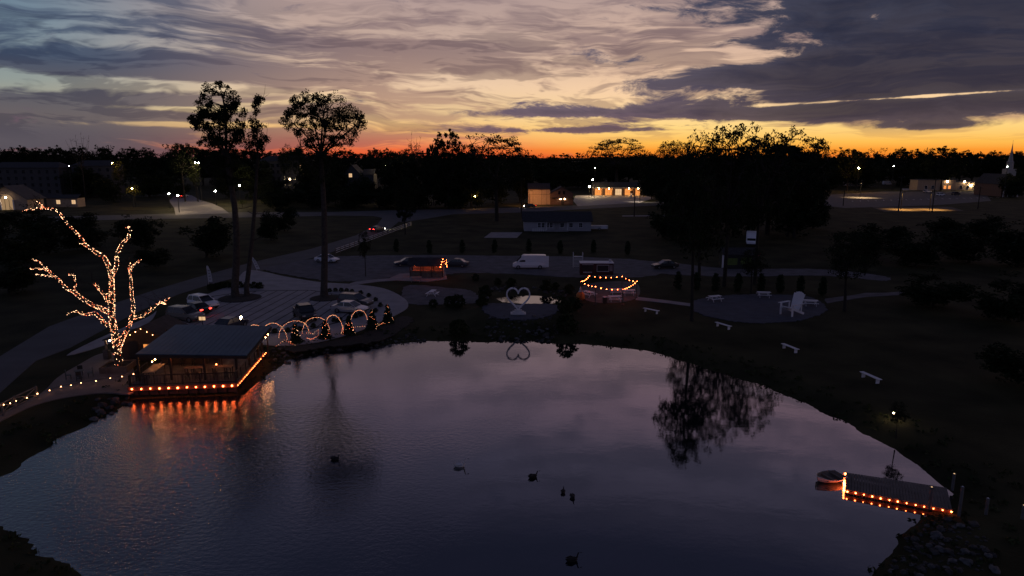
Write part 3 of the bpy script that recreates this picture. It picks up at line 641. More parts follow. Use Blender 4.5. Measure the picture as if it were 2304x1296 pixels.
STEM = MB().tube([(0, 0, -.05), (0, 0, .7), (0.02, 0, 1.6)], [.06, .05, .03], 6).mesh('stem', M['dark_bark'])
STEM_LOW = MB().tube([(0, 0, -.05), (0, 0, .3), (0.02, 0, .6)], [.05, .04, .025], 6).mesh('stem', M['dark_bark'])
def bush(kind, i, p, s, label, group, name, cat='shrub'):
    p = Vector((p.x, p.y, float(terrain(np.array([p.x]), np.array([p.y]))[0])))
    o = thing(name, label, cat, p, i * 1.7, group); o.scale = (s, s, s); put('stem', STEM_LOW if kind == 'round' else STEM, o); put('foliage', BUSH[kind][i % 2], o); return o
for j, (u, v) in enumerate([(892, 566), (966, 569), (1040, 568), (1113, 568), (1190, 566), (1260, 570), (1335, 568), (1412, 572)]):
    bush('column', j, gp(u, v), 1.0, 'young conifer on the lawn behind the gravel lot, %s from the left' % ORD[j], 'saplings along the lawn', 'conifer_sapling', 'tree')
for j, (u, v) in enumerate([(1525, 650), (1566, 652), (1609, 654), (1660, 655), (1712, 655), (1754, 658), (1800, 660), (1850, 664)]):
    bush('column', j, gp(u, v), 1.0, 'dark evergreen behind the gravel circle, %s from the left' % ORD[j], 'evergreens behind the circle', 'evergreen_shrub')
for j, (u, v) in enumerate(sorted([(1030, 690), (1012, 688), (975, 690), (1085, 700), (1092, 668), (1262, 690), (1272, 715), (1290, 700), (1275, 728), (1120, 640), (1070, 630), (1150, 645), (1250, 650), (1230, 655), (1280, 660)])):
    bush('round', j, gp(u, v), .95 + (j % 3) * .3, 'dark rounded shrub in the heart plaza beds, %s from the left' % ORD[j], 'shrubs round the heart plaza', 'shrub')
for j, (u, v) in enumerate([(475, 652), (490, 650), (500, 648), (512, 647), (526, 647), (540, 647), (556, 647), (572, 648), (585, 649)]):
    bush('round', j, gp(u, v), .9, 'small dark shrub in the car park hedge strip, %s from the left' % ORD[j], 'hedge strip shrubs', 'shrub')
for j, (u, v) in enumerate([(742, 657), (755, 656), (768, 656), (780, 657), (792, 659), (812, 662), (830, 668), (845, 678), (856, 690), (845, 703), (800, 716), (812, 712), (752, 725), (764, 724), (705, 738), (675, 745), (648, 748), (618, 750)]):
    bush('round', j, gp(u, v), .55, 'tiny clipped shrub edging the car park, %s going clockwise' % ORD[j], 'car park edging shrubs', 'shrub')
for u, v, s, lab in [(1032, 752, 1.7, 'dark ragged shrub on the shore left of the rockery'), (1275, 748, 1.9, 'dark ragged shrub on the shore right of the rockery')]:
    p = gp(u, v, -.1); bush('round', 1, p, s, lab, None, 'shore_shrub')
# grassy leaf carpet along the banks
q = np.random.default_rng(9); P = []
while len(P) < 5200:
    x, y = q.uniform(-44, 44), q.uniform(24, 96); P.append((x, y))
P = np.array(P); d = sdist(P[:, 0], P[:, 1], LAKE); P = P[(d > 0.2) & (d < 5.0)]
z = terrain(P[:, 0], P[:, 1]); C = np.stack([P[:, 0], P[:, 1], z + .08], -1)
V, Q = leaf_cards(C, .35, 7, .26, q, .35); tag(put('bank_grass', np_mesh('bank_grass', V, Q, M['leaf'])), 'rough dark grass along the lake bank', 'grass', kind='stuff')


# ------------------------------------------------------------------ lights on strings
def bulb_mesh(r, m, sub=1): V_, F_ = icosa(r, sub); return MB().add(V_, F_).mesh('bulb', m)
B_DECK = bulb_mesh(0.075, M['e_deck']); B_SMALL = bulb_mesh(0.045, M['e_deck']); B_MED = bulb_mesh(0.058, M['e_deck']); B_INSIDE = bulb_mesh(0.06, M['e_inside']); B_TINY = bulb_mesh(0.036, M['e_deck']); B_WARM = bulb_mesh(0.048, M['e_string'])
ARC_A = MB().octa((0, 0, 0), .022).mesh('bulb', M['e_arch']); ARC_R = MB().octa((0, 0, 0), .022).mesh('bulb', M['e_arch_red']); OCT_A = MB().octa((0, 0, 0), 0.019).mesh('bulb', M['e_fairy']); OCT_R = MB().octa((0, 0, 0), 0.019).mesh('bulb', M['e_fairy_red'])
def light_string(name, label, pts, spacing, me, sag=0.0, cable=0.012, group=None, me2=None):
    """cable through pts with bulbs hung every spacing metres"""
    pts = [Vector(p) for p in pts]; o = thing(name, label, 'string lights', pts[0], 0, group); p0 = pts[0].copy(); mb = MB(); path = []; n = 0
    for a, b in zip(pts[:-1], pts[1:]):
        L = (b - a).length; k = max(2, int(round(L / spacing)))
        for i in range(k):
            s = i / k; p = a.lerp(b, s); p.z -= sag * 4 * s * (1 - s); path.append(p)
    path.append(pts[-1]); mb.tube([p - p0 for p in path], cable, 4); mb.build('cable', M['black'], o)
    for i, p in enumerate(path):
        c = put('bulb', (me2 if me2 and random.random() < .35 else me), o, p - p0 - Vector((random.uniform(-.015, .015), random.uniform(-.015, .015), 0.05 + random.uniform(0, .03)))); k_ = random.uniform(.72, 1.12); c.scale = (k_, k_, k_)
    return o

# ------------------------------------------------------------------ lakeside pavilion
PO = Vector((-32.9, 55.8, 0)); PRZ = R(6.2)
pex = Vector((math.cos(PRZ), math.sin(PRZ), 0)); pey = Vector((-pex.y, pex.x, 0))
def pl(x, y, z): return pex * x + pey * y + Vector((0, 0, z))        # pavilion-local
PW, PLn = 8.95, 9.8
pav = thing('pavilion', 'open lakeside pavilion with a grey metal shed roof on dark posts', 'pavilion', PO)
n = 36
for i in range(n):
    w = PLn / n; y = (i + .5) * w
    MB().beam(pl(0, y, .52), pl(PW, y, .52), w - .018, .05).build('plank', M['deck'], pav)
fr = MB()
fr.beam(pl(-.03, -.03, .33), pl(PW + .03, -.03, .33), .06, .36); fr.build('front_fascia', M['red_wood'], pav)
MB().beam(pl(PW + .03, 0.03, .33), pl(PW + .03, PLn, .33), .06, .36).build('side_fascia', M['red_wood'], pav)
MB().beam(pl(-.03, 0.03, .33), pl(-.03, PLn, .33), .06, .36).build('side_fascia', M['red_wood'], pav)
MB().beam(pl(0, PLn, .33), pl(PW, PLn, .33), .06, .36).build('back_fascia', M['red_wood'], pav)
for i in range(11):                                                    # skirt boards below the deck edge
    MB().beam(pl(PW * (i + .5) / 11, .04, -.28), pl(PW * (i + .5) / 11, .04, .15), PW / 11 - .05, .03, (0, 1, 0)).build('skirt_board', M['dark_wood'], pav)
for x in (0.15, 3.0, 6.0, 8.8):
    for y in (0.2, 3.4, 6.6, 9.6): MB().beam(pl(x, y, -1.6), pl(x, y, .47), .2, .2).build('pile', M['dark_wood'], pav)
RC = [Vector(p) for p in ((-32.7, 57.1, 3.0), (-22.9, 56.7, 3.0), (-23.4, 64.4, 3.65), (-32.95, 65.0, 3.65))]
rf = MB(); nrm = (RC[1] - RC[0]).cross(RC[3] - RC[0]).normalized(); lo = [c - PO for c in RC]; hi = [c - PO + nrm * .07 for c in RC]
rf.add(lo + hi, [(3, 2, 1, 0), (4, 5, 6, 7), (0, 1, 5, 4), (1, 2, 6, 5), (2, 3, 7, 6), (3, 0, 4, 7)])
roof = rf.build('roof', M['roof_metal'], pav)
for i in range(1, 20):
    s = i / 20; a = hi[0].lerp(hi[1], s); b_ = hi[3].lerp(hi[2], s); MB().beam(a + nrm * .01, b_ + nrm * .01, .03, .012, nrm).build('roof_seam', M['roof_metal'], roof)
for a, b_ in ((0, 1), (1, 2), (2, 3), (3, 0)):
    MB().beam(lo[a] - nrm * .13, lo[b_] - nrm * .13, .12, .24).build('roof_beam', M['dark_wood'], pav)
for i in range(1, 8):
    s = i / 8; MB().beam(lo[0].lerp(lo[1], s) - nrm * .09, lo[3].lerp(lo[2], s) - nrm * .09, .06, .16).build('rafter', M['dark_wood'], pav)
for x, y in ((.35, 1.55), (3.1, 1.4), (6.0, 1.2), (8.8, .95), (.3, 5.2), (8.85, 4.8), (.25, 8.6), (4.4, 8.5), (8.85, 7.9)):
    p = PO + pl(x, y, 0); d = (p - RC[0]); zt = 3.0 + .65 * min(1, max(0, (p.y - 56.9) / 7.8)) - .2
    MB().beam(pl(x, y, .55), pl(x, y, zt), .17, .17).build('post', M['dark_wood'], pav)
def railing(parent, a, b, n, m, hgt=1.0, z0=.55, bal=0, loc=pl):
    r = None
    for i in range(n + 1):
        s = i / n; x, y = a[0] + (b[0] - a[0]) * s, a[1] + (b[1] - a[1]) * s
        MB().beam(loc(x, y, z0), loc(x, y, z0 + hgt), .09, .09).build('rail_post', m, parent)
    for z in (hgt - .03, .12) if bal else (hgt - .03, hgt * .55, .2):
        MB().beam(loc(a[0], a[1], z0 + z), loc(b[0], b[1], z0 + z), .05, .08).build('rail', m, parent)
    for i in range(bal):
        s = (i + .5) / bal; x, y = a[0] + (b[0] - a[0]) * s, a[1] + (b[1] - a[1]) * s
        MB().beam(loc(x, y, z0 + .12), loc(x, y, z0 + hgt), .02, .02).build('baluster', m, parent)
railing(pav, (.1, .1), (PW - .1, .1), 6, M['black'], .95, .55, 36)
railing(pav, (PW - .08, .3), (PW - .08, PLn - .1), 6, M['black'], .95, .55, 36)
railing(pav, (.1, .3), (.1, 4.0), 3, M['black'], .95, .55, 14)
MB().box(pl(3.2, 8.0, 1.5), (5.4, .12, 1.9), PRZ).build('back_wall', M['red_wood'], pav)
# bar and tables on the deck
bar = thing('bar_counter', 'dark wooden bar with bottles at the back of the pavilion', 'bar', PO + pl(2.6, 6.4, .545), PRZ)
MB().box((0, 0, .5), (4.2, .6, 1.0)).build('front', M['dark_wood'], bar); MB().box((0, -.08, 1.04), (4.4, .85, .07)).build('counter_top', M['wood'], bar)
def bistro(name, label, loc, L=1.5, Wd=.8, H=.95, m='wood', stools=0, rz=0.0, cat='table', group=None):
    o = thing(name, label, cat, loc, rz, group)
    MB().box((0, 0, H), (L, Wd, .05)).build('table_top', M[m], o, bevel=.012)
    for x in (-L / 2 + .1, L / 2 - .1):
        for y in (-Wd / 2 + .08, Wd / 2 - .08): MB().box((x, y, H / 2 - .012), (.06, .06, H - .025)).build('leg', M['dark_wood'], o)
    return o
def stool(loc, rz, label, group):
    o = thing('bar_stool', label, 'stool', loc, rz, group); MB().lathe((0, 0, .68), [(.17, 0), (.18, .03), (.17, .06)], 10).build('seat', M['dark_wood'], o)
    for k in range(4):
        a = k * math.pi / 2 + .78; MB().beam((.19 * math.cos(a), .19 * math.sin(a), 0), (.1 * math.cos(a), .1 * math.sin(a), .68), .035, .035).build('leg', M['black'], o)
    MB().lathe((0, 0, .25), [(.15, 0), (.16, .01), (.16, .02), (.15, .03)], 10).build('foot_ring', M['black'], o)
    return o
bistro('deck_table', 'long counter table glowing amber at the pavilion left side', PO + pl(1.5, 1.9, .545), 1.0, 2.6, 1.0, 'wood', rz=PRZ)
bistro('deck_table', 'wooden table behind the front rail at the middle of the pavilion', PO + pl(4.9, 1.9, .545), 1.6, .8, .95, rz=PRZ)
bistro('deck_table', 'wooden table with red candle glow at the pavilion right front', PO + pl(7.3, 1.9, .545), 1.7, .8, .95, rz=PRZ)
bistro('deck_table', 'wooden table under the roof at the pavilion right rear', PO + pl(6.9, 5.0, .545), 1.6, .8, .95, rz=PRZ)
for j, (x, y) in enumerate(((.75, 1.2), (.75, 2.2), (4.5, 1.15), (5.3, 1.15), (6.9, 1.15), (7.8, 1.15), (4.5, 2.7), (7.3, 2.7), (1.4, 5.7), (2.4, 5.7), (3.5, 5.7))):
    stool(PO + pl(x, y, .545), j * .5, 'bar stool on the pavilion deck, %s from the left front' % ORD[j], 'bar stools in the pavilion')
cd = thing('table_candle', 'small red candle glass on the right front pavilion table', 'candle', PO + pl(6.8, 1.9, 1.52))
MB().lathe((0, 0, 0), [(.06, 0), (.07, .04), (.07, .14)], 10).build('glass', M['maroon'], cd); MB().lathe((0, 0, .142), [(.045, 0), (.05, .03), (.03, .1)], 8).build('flame', M['e_deck'], cd)
# its lights
zb = .40
light_string('deck_lights', 'amber globe string along the front edge of the pavilion deck', [PO + pl(.35, -.13, zb), PO + pl(PW - .35, -.13, zb)], .72, B_DECK)
light_string('deck_lights', 'amber globe string along the right edge of the pavilion deck', [PO + pl(PW + .13, .0, zb), PO + pl(PW + .13, PLn + .2, zb)], .55, B_TINY)
light_string('eave_lights', 'short warm bulb string under the front eave of the pavilion', [PO + pl(2.6, 1.5, 2.7), PO + pl(6.8, 1.3, 2.68)], .7, B_MED)
light_string('bar_lights', 'rows of tiny red bulbs above the pavilion bar', [PO + pl(1.6, 6.6, 2.5), PO + pl(4.2, 6.6, 2.5)], .24, MB().octa((0, 0, 0), .03).mesh('bulb', M['e_fairy_red']))
light_string('counter_lights', 'two amber bulbs over the lit counter at the pavilion left', [PO + pl(1.5, 1.6, 2.3), PO + pl(1.5, 3.0, 2.3)], .8, B_INSIDE)
light_string('added_rear_lights', 'warm bulbs added at the rear of the pavilion for ground glow', [PO + pl(5.2, 8.2, 2.9), PO + pl(8.4, 8.0, 2.9)], .8, B_SMALL)  # added bulbs, put in for the glow on the concrete behind

light_string('added_corner_lights', 'warm bulbs added off the rear right corner of the pavilion to light the concrete', [PO + pl(9.25, 7.6, 2.3), PO + pl(9.4, 10.0, 2.3)], .8, B_INSIDE, .1)  # bulbs added to throw orange glow on the concrete; no fitting known here
for y in (7.6, 10.0): MB().beam(pl(9.3, y, -.2), pl(9.3, y, 2.4), .09, .09).build('added_light_post', M['dark_wood'], pav)  # posts added only to carry the corner bulbs
light_string('added_inside_lights', 'unseen amber bulbs added under the pavilion ceiling to brighten the inside', [PO + pl(1.0, 3.4, 2.7), PO + pl(8.2, 3.2, 2.7)], 1.2, B_INSIDE, .12)  # added string, hidden by the roof, brightens floor and tables

# ------------------------------------------------------------------ service hut behind the fairy-light tree
HB = Vector((-36.3, 67.4, 0)); hut = thing('service_hut', 'dark gabled hut with one lit window behind the light-wrapped tree', 'hut', HB)
def gable(parent, w, d, h, rise, wm, rm, over=.3, ridge='y', name='roof'):
    """walls w x d, height h, gable roof; ridge along local y (gable to the front) or x"""
    if ridge == 'y':
        MB().add([(-w/2, -d/2, 0), (w/2, -d/2, 0), (w/2, -d/2, h), (0, -d/2, h + rise), (-w/2, -d/2, h)], [(0, 1, 2, 3, 4)]).add([(-w/2, d/2, 0), (w/2, d/2, 0), (w/2, d/2, h), (0, d/2, h + rise), (-w/2, d/2, h)], [(4, 3, 2, 1, 0)]).add([(-w/2, -d/2, 0), (-w/2, d/2, 0), (-w/2, d/2, h), (-w/2, -d/2, h)], [(3, 2, 1, 0)]).add([(w/2, -d/2, 0), (w/2, d/2, 0), (w/2, d/2, h), (w/2, -d/2, h)], [(0, 1, 2, 3)]).build('wall', wm, parent)
        r = None; k = rise / (w / 2)
        for s in (-1, 1):
            a = (0, -d/2 - over, h + rise + .02); b_ = (0, d/2 + over, h + rise + .02); c = (s * (w/2 + over), d/2 + over, h - over * k + .02); e = (s * (w/2 + over), -d/2 - over, h - over * k + .02)
            up = (0, 0, .12); f = [a, b_, c, e]; g = [tuple(x + y for x, y in zip(p, up)) for p in f]
            MB().add(f + g, [(0, 1, 2, 3), (7, 6, 5, 4), (0, 4, 5, 1), (1, 5, 6, 2), (2, 6, 7, 3), (3, 7, 4, 0)]).build('roof_slope', rm, parent)
    else:
        MB().add([(-w/2, -d/2, 0), (w/2, -d/2, 0), (w/2, -d/2, h), (-w/2, -d/2, h)], [(0, 1, 2, 3)]).add([(-w/2, d/2, 0), (w/2, d/2, 0), (w/2, d/2, h), (-w/2, d/2, h)], [(3, 2, 1, 0)]).add([(-w/2, -d/2, 0), (-w/2, -d/2, h), (-w/2, 0, h + rise), (-w/2, d/2, h), (-w/2, d/2, 0)], [(0, 1, 2, 3, 4)]).add([(w/2, -d/2, 0), (w/2, -d/2, h), (w/2, 0, h + rise), (w/2, d/2, h), (w/2, d/2, 0)], [(4, 3, 2, 1, 0)]).build('wall', wm, parent)
        k = rise / (d / 2)
        for s in (-1, 1):
            f = [(-w/2 - over, 0, h + rise + .02), (w/2 + over, 0, h + rise + .02), (w/2 + over, s * (d/2 + over), h - over * k + .02), (-w/2 - over, s * (d/2 + over), h - over * k + .02)]
            g = [(x, y, z + .12) for x, y, z in f]
            MB().add(f + g, [(0, 1, 2, 3), (7, 6, 5, 4), (0, 4, 5, 1), (1, 5, 6, 2), (2, 6, 7, 3), (3, 7, 4, 0)]).build('roof_slope', rm, parent)
def window(parent, c, w, h, pane, frame, rz=0.0, mull=1, depth=.06, name='window'):
    o = put(name, MB().box((0, .02, 0), (w, .03, h)).mesh('window', pane), parent, c, rz); f = MB()
    for z in (-h/2, h/2): f.box((0, -.01, z), (w + .12, depth, .08))
    for x in (-w/2, w/2): f.box((x, -.012, 0), (.08, depth, h - .081))
    for k in range(1, mull + 1): f.box((-w/2 + w * k / (mull + 1), -.005, 0), (.035, .04, h - .1))
    f.box((0, -.003, 0), (w - .1, .038, .035)); f.build('frame', frame, o); return o
gable(hut, 4.4, 4.6, 2.3, 1.15, M['dark_wood'], M['shingle'])
window(hut, (.35, -2.34, 1.25), .95, 1.0, M['e_window'], M['dark_wood'], 0, 1)
MB().box((-1.1, -2.33, 1.0), (.9, .06, 2.0)).build('door', M['black'], hut)
MB().add([(-2.5, -2.0, 2.35), (-4.3, -2.0, 1.95), (-4.3, 1.2, 1.95), (-2.5, 1.2, 2.35), (-2.5, -2.0, 2.47), (-4.3, -2.0, 2.07), (-4.3, 1.2, 2.07), (-2.5, 1.2, 2.47)], [(3, 2, 1, 0), (4, 5, 6, 7), (0, 1, 5, 4), (1, 2, 6, 5), (2, 3, 7, 6), (3, 0, 4, 7)]).build('porch_roof', M['shingle'], hut)
MB().box((-4.1, -1.8, 1.5), (.16, .16, .92)).build('porch_post', M['wood'], hut)
pier = MB().box((-4.1, -1.8, .5), (.52, .52, 1.0)).build('stone_pier', M['stone_dark'], hut)
for zz in range(5):
    for k in range(3):
        for fx, fy in ((0, -1), (1, 0)): MB().box((-4.1 + fx * .265 + (abs(fy) * (k - 1) * .165), -1.8 + fy * .265 + abs(fx) * (k - 1) * .165, .1 + zz * .195), (.15 if fy else .04, .15 if fx else .04, .17)).build('stone', M['stone'], pier)
pt = thing('porch_lamp', 'small warm lamp under the hut porch roof', 'lamp', HB + Vector((-3.7, -1.75, 1.85))); MB().lathe((0, 0, 0), [(.05, 0), (.08, .05), (.05, .1)], 8).build('bulb', M['e_warm'], pt); MB().tube([(0, 0, .1), (0, 0, .2)], .01, 4).build('cord', M['black'], pt)
hl = [HB + Vector(p) for p in ((-2.2, -2.65, 2.2), (0, -2.65, 3.4), (2.2, -2.65, 2.2))]
light_string('gable_lights', 'warm bulb string along the gable of the dark hut', hl, .62, B_WARM)

# ------------------------------------------------------------------ tree wrapped in fairy lights, in its planter
TY = 62.2; TB = gp(267, 832)
planter = thing('planter_box', 'square wooden planter round the light-wrapped tree', 'planter', (TB.x, TB.y, 0.05), R(8))
for s in (-1, 1):
    for k in range(3):
        MB().box((0, s * 1.15, .1 + k * .19), (2.4, .09, .18)).build('board', M['wood'], planter); MB().box((s * 1.15, 0, .1 + k * .19), (.09, 2.2, .18)).build('board', M['wood'], planter)
MB().box((0, 0, .22), (2.2, 2.2, .44)).build('soil', M['mulch'], planter)
limbs = [([(268, 832), (265, 796), (262, 768), (258, 747), (253, 724), (251, 703), (252, 680), (252, 661), (251, 622)], .34, .17, 0),
    ([(251, 622), (245, 599), (234, 578), (215, 567), (201, 557), (187, 548), (176, 545)], .17, .07, -1), ([(195, 553), (185, 539), (171, 523), (153, 504), (139, 486), (130, 474), (111, 469), (93, 462), (81, 454)], .1, .03, -2.5), ([(111, 469), (95, 468), (79, 469), (51, 475)], .05, .02, -2.5),
    ([(251, 622), (262, 599), (263, 574), (273, 550), (289, 534), (293, 518), (290, 511), (284, 513)], .16, .05, 1.5), ([(252, 661), (238, 666), (228, 657), (218, 643), (209, 636)], .13, .06, -1.5),
    ([(252, 728), (236, 731), (228, 717), (215, 705), (192, 708), (176, 701), (160, 701), (149, 708)], .17, .03, -2), ([(251, 705), (227, 694), (208, 685), (185, 673), (167, 657), (148, 648), (132, 629), (118, 618), (102, 601), (88, 590), (74, 583)], .19, .03, 1.0),
    ([(132, 629), (118, 622), (93, 619), (74, 618)], .06, .02, 1), ([(108, 606), (90, 605), (67, 605)], .05, .02, 1.2), ([(167, 657), (170, 641), (167, 618), (155, 618)], .07, .02, 1),
    ([(264, 790), (273, 768), (278, 756), (289, 736), (296, 715), (300, 694), (298, 675), (296, 655), (295, 631), (293, 608), (301, 597), (310, 590), (318, 582)], .2, .04, 1.2), ([(293, 612), (290, 602), (294, 592)], .06, .03, 1.2),
    ([(297, 716), (324, 710), (343, 694), (356, 682), (370, 678), (382, 668)], .12, .03, 2), ([(360, 680), (372, 684)], .05, .02, 2), ([(252, 690), (240, 676), (236, 668)], .1, .06, -.6)]
ftree = thing('dead_tree', 'leafless tree wrapped in fairy lights beside the pavilion', 'tree', (TB.x, TB.y, 0)); tb = Vector((TB.x, TB.y, 0)); FB = []
q = np.random.default_rng(31)
for li, (pp, ra, rb, dy) in enumerate(limbs):
    P3 = []
    for k, (u, v) in enumerate(pp):
        s = k / (len(pp) - 1); y = TB.y + (dy * s if li else -.0) + (0 if li == 0 else .0); P3.append(at_y(u, v, y))
    if li == 0: P3[0].z = .3
    R3 = [ra + (rb - ra) * k / (len(pp) - 1) for k in range(len(pp))]
    mb = MB(); mb.tube([p - tb for p in P3], R3, 8); mb.build('trunk' if li == 0 else 'limb', M['bark'], ftree, smooth=True)
    tw = MB()
    for k in range(3 if li == 0 else 7):                                 # unlit fine twigs
        j_ = int(q.integers(1, len(P3))); a = np.array(P3[j_] - tb); e = a + np.array((q.normal() * .7, q.normal() * .7, q.uniform(.3, 1.2))); c = curve(a, e, .05, 4, q, .1); tw.tube(c, [.03, .022, .015, .007], 4)
        for _ in range(2): f_ = c[2] + np.array((q.normal() * .3, q.normal() * .3, q.uniform(.1, .5))); tw.tube(curve(c[2], f_, 0, 3, q, .04), [.013, .009, .005], 3)
    if li: tw.build('twigs', M['dark_bark'], ftree)
    for a, b_, r1, r2 in zip(P3[:-1], P3[1:], R3[:-1], R3[1:]):
        L = (b_ - a).length; dens = (30 if li == 0 else 21) * max(.6, min(1.6, (r1 + .06) / .16)); nb_ = int(L * dens)
        if li == 0 and a.z < .9: nb_ = int(nb_ * .25)
        d = (b_ - a).normalized(); e1 = d.cross(Vector((.3, 1, .2))).normalized(); e2 = d.cross(e1)
        for k in range(nb_):
            s = q.random(); t_ = q.uniform(0, 6.283); r = r1 + (r2 - r1) * s + .035
            FB.append((a.lerp(b_, s) + (e1 * math.cos(t_) + e2 * math.sin(t_)) * r, q.random()))
fl = thing('fairy_lights', 'net of warm fairy lights wound round the bare tree', 'fairy lights', (TB.x, TB.y, .6)); fo = Vector((TB.x, TB.y, .6))
FB.sort(key=lambda z: z[0].y)                                           # the ones facing the lake first
reds = MB(); warms = MB()
for i, (p, c) in enumerate(FB):
    if i < 300: put('bulb', OCT_R if c < .3 else OCT_A, fl, p - fo)
    else: (reds if c < .3 else warms).octa(p - fo, .019)
warms.build('more_bulbs', M['e_fairy'], fl)['kind'] = 'stuff'; reds.build('more_red_bulbs', M['e_fairy_red'], fl)['kind'] = 'stuff'

# ------------------------------------------------------------------ lit arches and little conifers along the bank
for j, (a, b_, ap) in enumerate([((550, 762), (600, 762), (560, 731)), ((590, 764), (647, 769), (613, 727)), ((628, 764), (696, 752), (662, 722)), ((681, 754), (742, 748), (715, 714)), ((733, 746), (773, 752), (761, 709)), ((788, 738), (828, 730), (804, 698))]):
    A3, B3 = gp(*a), gp(*b_); mid = (A3 + B3) / 2; top = at_y(ap[0], ap[1], mid.y).z; o = thing('light_arch', 'glowing wire arch over the bank path, %s from the pavilion' % ORD[j], 'light arch', A3, 0, 'lit arches along the bank'); mb = MB(); path = []
    for k in range(40):
        t_ = math.pi * k / 39; p = mid + (A3 - mid) * math.cos(t_); p.z = top * max(0.0, math.sin(t_)) ** .8; path.append(p - A3)
    mb.tube(path, .018, 5); mb.build('hoop', M['black'], o)
    for k, p in enumerate(path): put('bulb', ARC_R if (k * 7 + j) % 5 < 2 else ARC_A, o, p + Vector((random.uniform(-.03, .03), -.04, random.uniform(-.03, .03))))
for j, (u, v, vt) in enumerate([(666, 772, 730), (733, 762, 722), (786, 752, 712), (838, 740, 698), (873, 727, 687)]):
    p = gp(u, v); H = at_y(u, vt, p.y).z; o = bush('cone', j, p, H / 3.0, 'small conifer dotted with lights on the bank, %s from the pavilion' % ORD[j], 'lit conifers on the bank', 'small_conifer', 'tree')
    ls = thing('conifer_lights', 'scattered fairy lights on the %s bank conifer from the pavilion' % ORD[j], 'fairy lights', p, 0, 'lights on the bank conifers')
    for k in range(26):
        z = random.random() ** 1.2; a = random.uniform(0, 6.283); r = (H / 3.0) * (.95 * (1 - z) + .1); put('bulb', ARC_R if random.random() < .45 else ARC_A, ls, (r * math.cos(a), r * math.sin(a), z * H + .05))
for j, pts in enumerate([[(622, 780), (640, 772), (664, 778)], [(690, 762), (700, 770), (716, 758), (716, 748), (704, 752), (690, 756)], [(768, 752), (772, 738), (775, 752), (800, 742), (830, 735)], [(842, 736), (852, 738), (866, 726), (878, 722), (886, 718)]]):
    P3 = [gp(*p) + Vector((0, 0, .15 + .25 * (k % 2))) for k, p in enumerate(pts)]
    light_string('ground_lights', 'loose reddish light string on the bank shrubs, %s from the pavilion' % ORD[j], P3, .34, ARC_R, 0, .008, 'loose strings on the bank', ARC_A)
lp = gp(546, 768); lamp = thing('lantern_post', 'black lantern lamp post lit at the edge of the car park', 'lamp post', lp)
MB().lathe((0, 0, 0), [(.14, 0), (.14, .12), (.06, .3), (.045, 2.4), (.07, 2.45), (.05, 2.5)], 10).build('post', M['black'], lamp)
MB().lathe((0, 0, 2.5), [(.06, 0), (.15, .34)], 6).build('glass', M['e_warm'], lamp); MB().lathe((0, 0, 2.845), [(.2, 0), (.1, .14), (.02, .25)], 6).build('cap', M['black'], lamp)
nb = thing('illuminated_notice', 'small lit yellow notice board just behind the pavilion roof', 'sign', gp(457, 742)); MB().box((0, 0, 1.35), (.72, .05, .4)).build('panel', M['e_window_pale'], nb); MB().box((0, 0, .6), (.06, .06, 1.1)).build('post', M['black'], nb)
MB().box((0, -.03, 1.35), (.04, .02, .4)).build('divider', M['black'], nb)

# ------------------------------------------------------------------ lakeside walk: railing, lights, cafe table
w0 = gp(-30, 955); rl = thing('walk_railing', 'pale timber railing with crossed braces along the lakeside walk', 'railing', w0)
rp = [gp(u, v) - w0 for u, v in [(-30, 955), (8, 936), (36, 920), (84, 897)]]
for i, p in enumerate(rp):
    MB().box((p.x, p.y, .55), (.13, .13, 1.1)).build('post', M['post_wood'], rl)
    if i:
        a, b_ = rp[i - 1], p; up = Vector((0, 0, 1))
        for z in (1.02, .25): MB().beam(a + up * z, b_ + up * z, .05, .1).build('rail', M['post_wood'], rl)
        MB().beam(a + up * .3, b_ + up * .95, .04, .08).build('brace', M['post_wood'], rl); MB().beam(a + up * .95 + Vector((0, .05, 0)), b_ + up * .3 + Vector((0, .05, 0)), .04, .08).build('brace', M['post_wood'], rl)
wl = [at_y(*p) for p in [(-30, 922, 49.2), (8, 909, 50.4), (36, 900, 51.8), (84, 884, 54.2), (137, 868, 56.5), (182, 860, 57.4), (248, 849, 58.2), (300, 840, 58.6)]]
light_string('walk_lights', 'warm white bulb string leading along the lakeside walk to the pavilion', wl, 1.05, B_WARM, .04)
ct = thing('cafe_table', 'small round metal cafe table on the paved walk', 'table', gp(180, 852) + Vector((0, 0, .05))); MB().lathe((0, 0, .7), [(.4, 0), (.42, .02), (.4, .04)], 14).build('table_top', M['black'], ct); MB().lathe((0, 0, 0), [(.25, 0), (.25, .03), (.04, .06), (.04, .7)], 8).build('pedestal', M['black'], ct)
for j in range(4):
    a = j * 1.57 + .5; o = thing('cafe_chair', 'black metal cafe chair round the small table, %s of four' % ORD[j], 'chair', gp(180, 852) + Vector((.85 * math.cos(a), .85 * math.sin(a), .05)), a + 1.57, 'cafe chairs'); 
    MB().box((0, 0, .45), (.42, .42, .04)).build('seat', M['black'], o); MB().box((0, -.2, .74), (.42, .03, .36)).build('backrest', M['black'], o)
    for x in (-.18, .18):
        MB().box((x, .18, .215), (.03, .03, .43)).build('leg', M['black'], o); MB().box((x, -.2, .28), (.03, .03, .55)).build('leg', M['black'], o)

